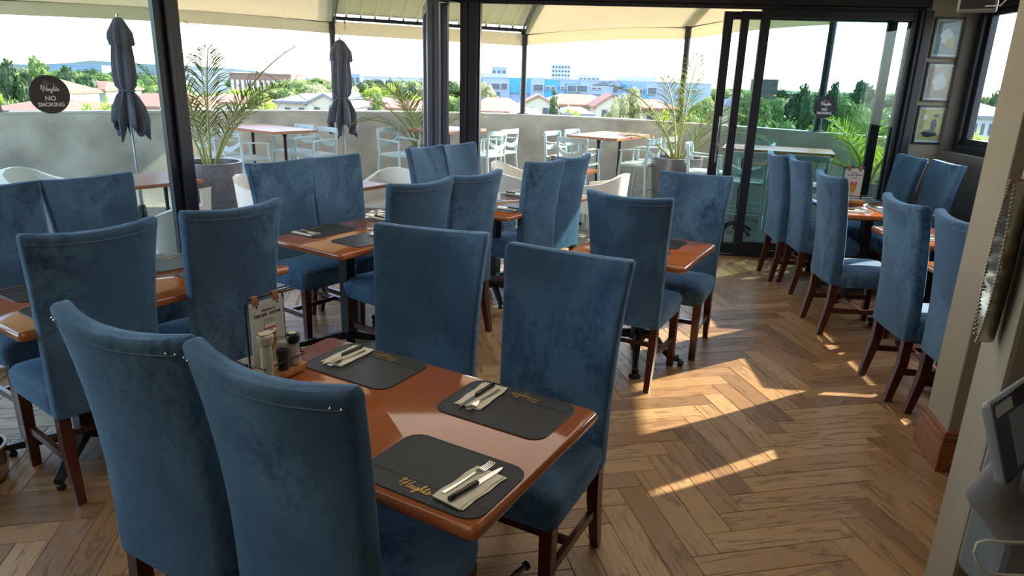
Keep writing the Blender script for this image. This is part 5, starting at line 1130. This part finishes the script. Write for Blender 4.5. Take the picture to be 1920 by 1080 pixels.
TR = [(28, 108, 70, 70, 'round', 'l1', 'dark tree at the left edge beyond the parapet, left of the no smoking disc'), (75, 116, 66, 50, 'tall', 'l2', 'slim tree right above the left no smoking disc'), (140, 122, 90, 70, 'round', 'l1', 'dark tree just right of the left no smoking disc'),
      (185, 172, 46, 90, 'bush', 'l4', 'bright green bush right of the left no smoking disc, above the parapet'), (245, 140, 110, 110, 'bush', 'l2', 'wide tree beyond the left glass, behind the slim pole'), (20, 170, 52, 60, 'bush', 'l2', 'low tree at the far left edge above the parapet'),
      (360, 170, 100, 60, 'round', 'l4', 'light green tree between the left post and the left palm'), (420, 176, 90, 70, 'round', 'l2', 'tree behind the left palm fronds'), (478, 168, 84, 46, 'tall', 'l2', 'narrow tree left of the grey-roofed house'), (515, 156, 120, 90, 'bush', 'l2', 'broad tree above the left end of the grey roof'),
      (590, 150, 140, 100, 'bush', 'l3', 'broad pale tree above the grey-roofed house'), (562, 146, 170, 110, 'bush', 'l2', 'far tree behind the broad trees above the grey roof'), (640, 152, 150, 80, 'round', 'l2', 'tree directly left of the closed umbrella'), (702, 150, 150, 70, 'round', 'l4', 'yellow-green tree right of the closed umbrella'),
      (740, 162, 120, 60, 'round', 'l2', 'tree behind the middle palm fronds'), (790, 172, 90, 60, 'round', 'l4', 'bright yellow-green tree left of the centre post'), (705, 180, 75, 32, 'tall', 'l2', 'small tree in front of the red roofs by the umbrella'), (770, 200, 60, 60, 'bush', 'l2', 'low bush above the parapet left of the centre post'), (765, 156, 135, 70, 'round', 'l1', 'darker tree beyond the middle palm'),
      (915, 160, 95, 50, 'tall', 'l3', 'pale olive tree right of the centre post'), (960, 184, 85, 60, 'bush', 'l3', 'low olive tree left of the middle pole'), (1040, 158, 62, 74, 'conifer', 'l1', 'dark green conical tree above the parapet'), (1072, 186, 60, 60, 'bush', 'l4', 'lime green bush right of the conical tree'),
      (1150, 178, 70, 60, 'round', 'l3', 'olive tree in front of the red-roofed houses'), (1190, 172, 72, 50, 'tall', 'l3', 'taller olive tree left of the tall planter palm'), (1245, 196, 62, 50, 'round', 'l4', 'light green tree behind the tall planter palm, left side'), (1330, 168, 90, 80, 'round', 'l2', 'green tree between the tall palm and the sliding door'), (1300, 200, 60, 60, 'bush', 'l2', 'bush behind the tall planter palm, right side'),
      (1405, 152, 75, 90, 'round', 'l2', 'large tree at the left of the sliding glass'), (1450, 172, 95, 110, 'bush', 'l2', 'wide tree beyond the sliding glass under the brown block'), (1512, 156, 70, 70, 'round', 'l1', 'dark tall tree left of the right no smoking sign'), (1555, 152, 78, 60, 'round', 'l1', 'dark tall tree right of the right no smoking sign'),
      (1590, 176, 80, 90, 'bush', 'l2', 'mid green trees right of the right no smoking sign'), (1470, 205, 46, 110, 'bush', 'l2', 'low green canopy above the parapet behind the sliding glass'), (1560, 212, 44, 110, 'bush', 'l4', 'low bright canopy under the right no smoking sign'), (1615, 158, 100, 60, 'tall', 'l1', 'thin dark tree near the right jamb'), (1640, 185, 60, 90, 'bush', 'l2', 'canopy behind the right jamb palm'),
      (1860, 168, 80, 66, 'round', 'l1', 'dark tree in the right window'), (1838, 226, 40, 80, 'bush', 'l4', 'yellow-green bush at the bottom of the right window'), (1900, 190, 90, 60, 'round', 'l2', 'tree at the right edge of the right window')]
for a in TR: tree(*a)
def ZL(k, px, leaf):
    zone = 'behind the left glass pane' if px < 300 else 'behind the left planter palm' if px < 560 else 'around the closed umbrella' if px < 840 else 'above the hospital roofs' if px < 1340 else 'behind the sliding glass' if px < 1720 else 'in the right window'
    c = dict(l1='dark green', l2='mid green', l3='olive', l4='lime green')[leaf]
    lab = c + (' tree of the horizon belt ' if k == 'far' else ' garden tree among the houses ') + zone
    return leaf, lab, ('far belt ' if k == 'far' else 'garden trees ') + c + ' ' + zone
for i in range(46):
    px = -60 + 44 * i + random.uniform(-14, 14); d = random.choice((200, 240, 300)); hz = 115 + 57 * px / 1920
    if 880 < px < 1330: continue
    tree(px, hz + random.uniform(6, 13), d, random.uniform(60, 90), 'bush' if i % 3 else 'round', *ZL('far', px, random.choice(('l1', 'l2', 'l2', 'l3'))))
for i in range(34):
    px = -40 + 42 * i + random.uniform(-12, 12); d = random.choice((105, 125)); hz = 115 + 57 * px / 1920
    if 900 < px < 1340 or 480 < px < 660: continue
    tree(px, hz + random.uniform(28, 42), d, random.uniform(60, 90), 'bush', *ZL('mid', px, random.choice(('l2', 'l3', 'l4'))))

def house(px, pr, pe, dist, wpx, label, roof='hred', rot=0, depth=9, wall='hwall', gable=False, wins=3):
    """px centre, pr ridge row, pe eaves row"""
    r_ = aty(px, pr, dist); e_ = aty(px, pe, dist); Wd = wpx / F_PX * dist; o = empty('house', (r_.x, dist, GZ), R(rot), label, 'house'); he = e_.z - GZ; hr = r_.z - GZ
    g = MB(); g.box((0, depth / 2, he / 2), (Wd * .94, depth * .94, he)); g.build('wall', M[wall], o)
    g = MB(); x, y0, y1 = Wd / 2, -.3, depth + .3; k = 0 if gable else min(depth * .5, Wd * .3)
    vs = [(-x, y0, he), (x, y0, he), (x, y1, he), (-x, y1, he), (-x + k, depth / 2, hr), (x - k, depth / 2, hr)]; vs += [(v[0], v[1], he - .25) for v in vs[:4]]
    g.add(vs, [(0, 1, 5, 4), (2, 3, 4, 5), (1, 2, 5), (3, 0, 4), (0, 6, 7, 1), (1, 7, 8, 2), (2, 8, 9, 3), (3, 9, 6, 0), (6, 9, 8, 7)]); g.build('roof', M[roof], o)
    for i in range(wins):
        wx = Wd * .8 * ((i + .5) / wins - .5); g = MB(); g.box((wx, depth * .03 - .02, he - 1.3), (Wd * .8 / wins * .38, .1, 1.1)); g.build('window', M['hwin'], o)
    return o
def gable_front(px, pt, pe, dist, wpx, label, roof='hred', wall='hwall'):
    t = aty(px, pt, dist); e_ = aty(px, pe, dist); Wd = wpx / F_PX * dist; o = empty('house', (t.x, dist, GZ), 0, label, 'house'); he = e_.z - GZ; hr = t.z - GZ
    g = MB(); g.prism([(-Wd / 2, 0), (Wd / 2, 0), (Wd / 2, he), (0, hr), (-Wd / 2, he)], 0, 8, T=Matrix.Rotation(R(90), 4, 'X') @ Matrix.Translation((0, 0, -8))); g.build('wall', M[wall], o)
    for s in (-1, 1):
        g = MB(); g.add([(0, -.3, hr + .25), (s * (Wd / 2 + .4), -.3, he - .05), (s * (Wd / 2 + .4), 8.3, he - .05), (0, 8.3, hr + .25), (0, -.3, hr + .02), (s * (Wd / 2 + .4), -.3, he - .3), (s * (Wd / 2 + .4), 8.3, he - .3), (0, 8.3, hr + .02)], [(0, 1, 2, 3), (4, 7, 6, 5), (0, 4, 5, 1), (1, 5, 6, 2), (2, 6, 7, 3)]); g.build('roof', M[roof], o)
    for s in (-.22, .22): g = MB(); g.box((s * Wd, -.03, he - 1.0), (Wd * .16, .1, 1.2)); g.build('window', M['hwin'], o)
    return o
house(575, 177, 190, 82, 125, 'cream house with a long grey roof above the parapet, left of the umbrella', 'hgrey', wins=4)
gable_front(607, 179, 194, 78, 62, 'cream gable end of the grey-roofed house', 'hgrey'); gable_front(640, 186, 198, 76, 30, 'small grey-roofed gable touching the umbrella', 'hgrey')
gable_front(632, 168, 184, 100, 36, 'pale steep roof behind the grey-roofed house', 'hgrey', 'hgrey')
house(400, 178, 190, 85, 90, 'cream house behind the left planter palm', 'hred'); house(708, 184, 192, 95, 60, 'low house with a red roof right of the umbrella', 'hred'); house(750, 190, 202, 80, 60, 'pinkish gabled house behind the middle palm', 'hred', gable=True)
house(930, 186, 208, 60, 110, 'house with a faded red hipped roof right of the centre post', 'hred', wins=0); house(985, 206, 214, 55, 60, 'low grey roof at the foot of the middle pole', 'hgrey', wins=0)
house(1085, 178, 196, 100, 150, 'long house with salmon tiled roof behind the conical tree', 'hred', wins=4); gable_front(1010, 181, 196, 96, 60, 'cream gable with two windows left of the conical tree'); gable_front(1148, 180, 200, 92, 56, 'cream gable with windows behind the olive trees')
house(1222, 188, 202, 96, 110, 'salmon-roofed house behind the tall planter palm', 'hred', wins=3); gable_front(1190, 190, 203, 92, 30, 'narrow cream gable between the olive trees'); house(1085, 204, 213, 60, 60, 'low white roof just above the parapet right of the lime bush', 'hgrey', wins=0)
house(140, 152, 166, 90, 110, 'tan-roofed cream house right of the left no smoking disc', 'hred', wins=3); house(40, 148, 172, 70, 90, 'maroon-roofed house left of the left no smoking disc', 'hred', wins=0); house(30, 190, 208, 46, 150, 'low maroon roof at the left edge above the parapet', 'hred', wins=0); house(255, 178, 198, 50, 90, 'house with cream gable behind the umbrella in the left glass', 'hred', gable=True, wins=0)
house(1412, 180, 200, 90, 60, 'pale house half hidden by trees in the sliding glass', 'hgrey'); house(1500, 186, 196, 110, 60, 'white building with a red line of roof between the trees behind the sliding glass', 'hred', wall='hwhite'); house(1870, 196, 218, 70, 120, 'grey-roofed colonnaded house in the right window', 'hgrey', wall='hwhite', wins=7)
def block(name, u0, u1, vt, dist, label, m='hwhite', depth=20, cols=0, rows=0, wm='hwin', wf=(.55, .5), hvis=None):
    a, b = aty(u0, vt, dist), aty(u1, vt, dist); Wd = b.x - a.x; o = empty(name, ((a.x + b.x) / 2, dist, GZ), 0, label, 'building'); h = (a.z + b.z) / 2 - GZ
    g = MB(); g.box((0, depth / 2, h / 2), (Wd, depth, h)); g.box((0, depth / 2, h + .2), (Wd + .3, depth + .3, .4)); g.build('wall', M[m], o)
    hv = hvis or h
    for i in range(cols):
        for j in range(rows):
            g = MB(); g.box((Wd * ((i + .5) / cols - .5), -.05, h - hv * (j + .5) / rows), (Wd / cols * wf[0], .2, hv / rows * wf[1])); g.build('window', M[wm], o)
    return o
DH = 240
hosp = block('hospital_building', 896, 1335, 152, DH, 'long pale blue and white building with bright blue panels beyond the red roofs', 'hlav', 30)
def panel(name, u0, v0, u1, v1, m, off=.3, par=None):
    a, b = aty(u0, v0, DH), aty(u1, v1, DH); c = (a + b) / 2 - hosp.location; g = MB(); g.box((c.x, -off / 2, c.z), (b.x - a.x, off, a.z - b.z)); return g.build(name, M[m], par or hosp)
PK = [0]
for u0, u1, v0, v1, m in ((896, 905, 148, 196, 'hblue'), (940, 948, 156, 192, 'hblue'), (955, 995, 146, 175, 'hblue'), (1020, 1046, 150, 192, 'hblue'), (1060, 1064, 157, 176, 'hblue'), (1102, 1106, 160, 176, 'hblue'), (1060, 1106, 157, 160, 'hblue'), (1208, 1213, 168, 188, 'hblue'), (1282, 1306, 164, 186, 'hblue'), (995, 1020, 145, 188, 'hlav'), (905, 955, 147, 188, 'hlav'), (1088, 1160, 152, 178, 'hlav')): PK[0] += .04; panel('cladding', u0, v0, u1, v1, m, .5 + PK[0])
for u0, u1, v0, v1 in ((920, 937, 156, 167), (940, 951, 156, 167), (921, 938, 171, 181), (976, 983, 158, 168), (1000, 1018, 158, 170), (1024, 1030, 162, 167), (1034, 1040, 162, 167), (1052, 1058, 162, 166), (1064, 1077, 160, 172), (1081, 1100, 160, 172), (1109, 1117, 164, 168), (1120, 1126, 164, 168), (1148, 1158, 163, 174), (1176, 1204, 167, 171), (1214, 1229, 164, 176), (1286, 1292, 168, 176), (1296, 1303, 168, 176), (976, 983, 172, 178)):
    f_ = panel('window_frame', u0 - 1, v0 - 1, u1 + 1, v1 + 1, 'htrim', 1.3); panel('pane', u0, v0, u1, v1, 'hwin', 1.45, f_)
T_ = lambda u, v: Matrix.Translation(aty(u, v, DH) - hosp.location + Vector((0, -1.5, 0))) @ Matrix.Rotation(R(90), 4, 'X')
put_text('lettering', 'Private Hospital', 1.15, M['hblue'], hosp, T_(1188, 158)); put_text('lettering', 'Heart Centre', 1.15, M['hblue'], hosp, T_(1188, 163))
put_text('lettering', 'MEDICAL', 1.6, M['hblue'], hosp, T_(1168, 178) @ Matrix.Rotation(R(90), 4, 'Z'))
g = MB(); g.tube([(.9 * math.cos(a * PI / 4), .9 * math.sin(a * PI / 4), 0) for a in range(8)], .28, 5, closed=True); g.build('ring_emblem', M['hblue'], hosp, T=T_(1168, 162))
block('roof_plant_building', 900, 955, 140, DH + 12, 'white roof structure above the left end of the hospital', 'hwhite', 10, 8, 1, hvis=3, wf=(.5, .3)); block('tower_block', 922, 950, 127, 420, 'small grey block on the skyline right of the centre post', 'hlav', 15, 3, 1, hvis=6)
block('tower_block', 1035, 1070, 122, 520, 'tall gridded white tower on the skyline above the hospital', 'hwhite', 20, 6, 5, hvis=14, wf=(.6, .55)); block('roof_plant_building', 1085, 1125, 142, DH + 10, 'low roof structure right of the tower on the skyline', 'hwhite', 8, 5, 1, hvis=3)
block('roof_plant_building', 1160, 1230, 146, DH + 12, 'grey upper floor with windows above the sign of the hospital', 'hwhite', 8, 9, 1, hvis=4); block('tower_block', 1432, 1460, 151, 260, 'brown brick tower block above the trees in the sliding glass', 'hbrick', 14, 4, 4, hvis=10)
block('school_building', 430, 545, 140, 230, 'brown and white building on the horizon left of the umbrella', 'hbrick', 15, 12, 1, 'htrim', hvis=7); block('warehouse', 330, 440, 136, 260, 'long pale shed on the horizon behind the left palm', 'hwhite', 15); block('warehouse', 95, 190, 123, 330, 'long grey shed on the horizon in the left glass', 'hlav', 15)
block('warehouse', 680, 800, 146, 260, 'flat pale building on the horizon right of the umbrella', 'hwhite', 15, 6, 1, hvis=4); block('school_building', 655, 675, 140, 300, 'small block on the horizon left of the umbrella', 'hlav', 12, 2, 1, hvis=4)
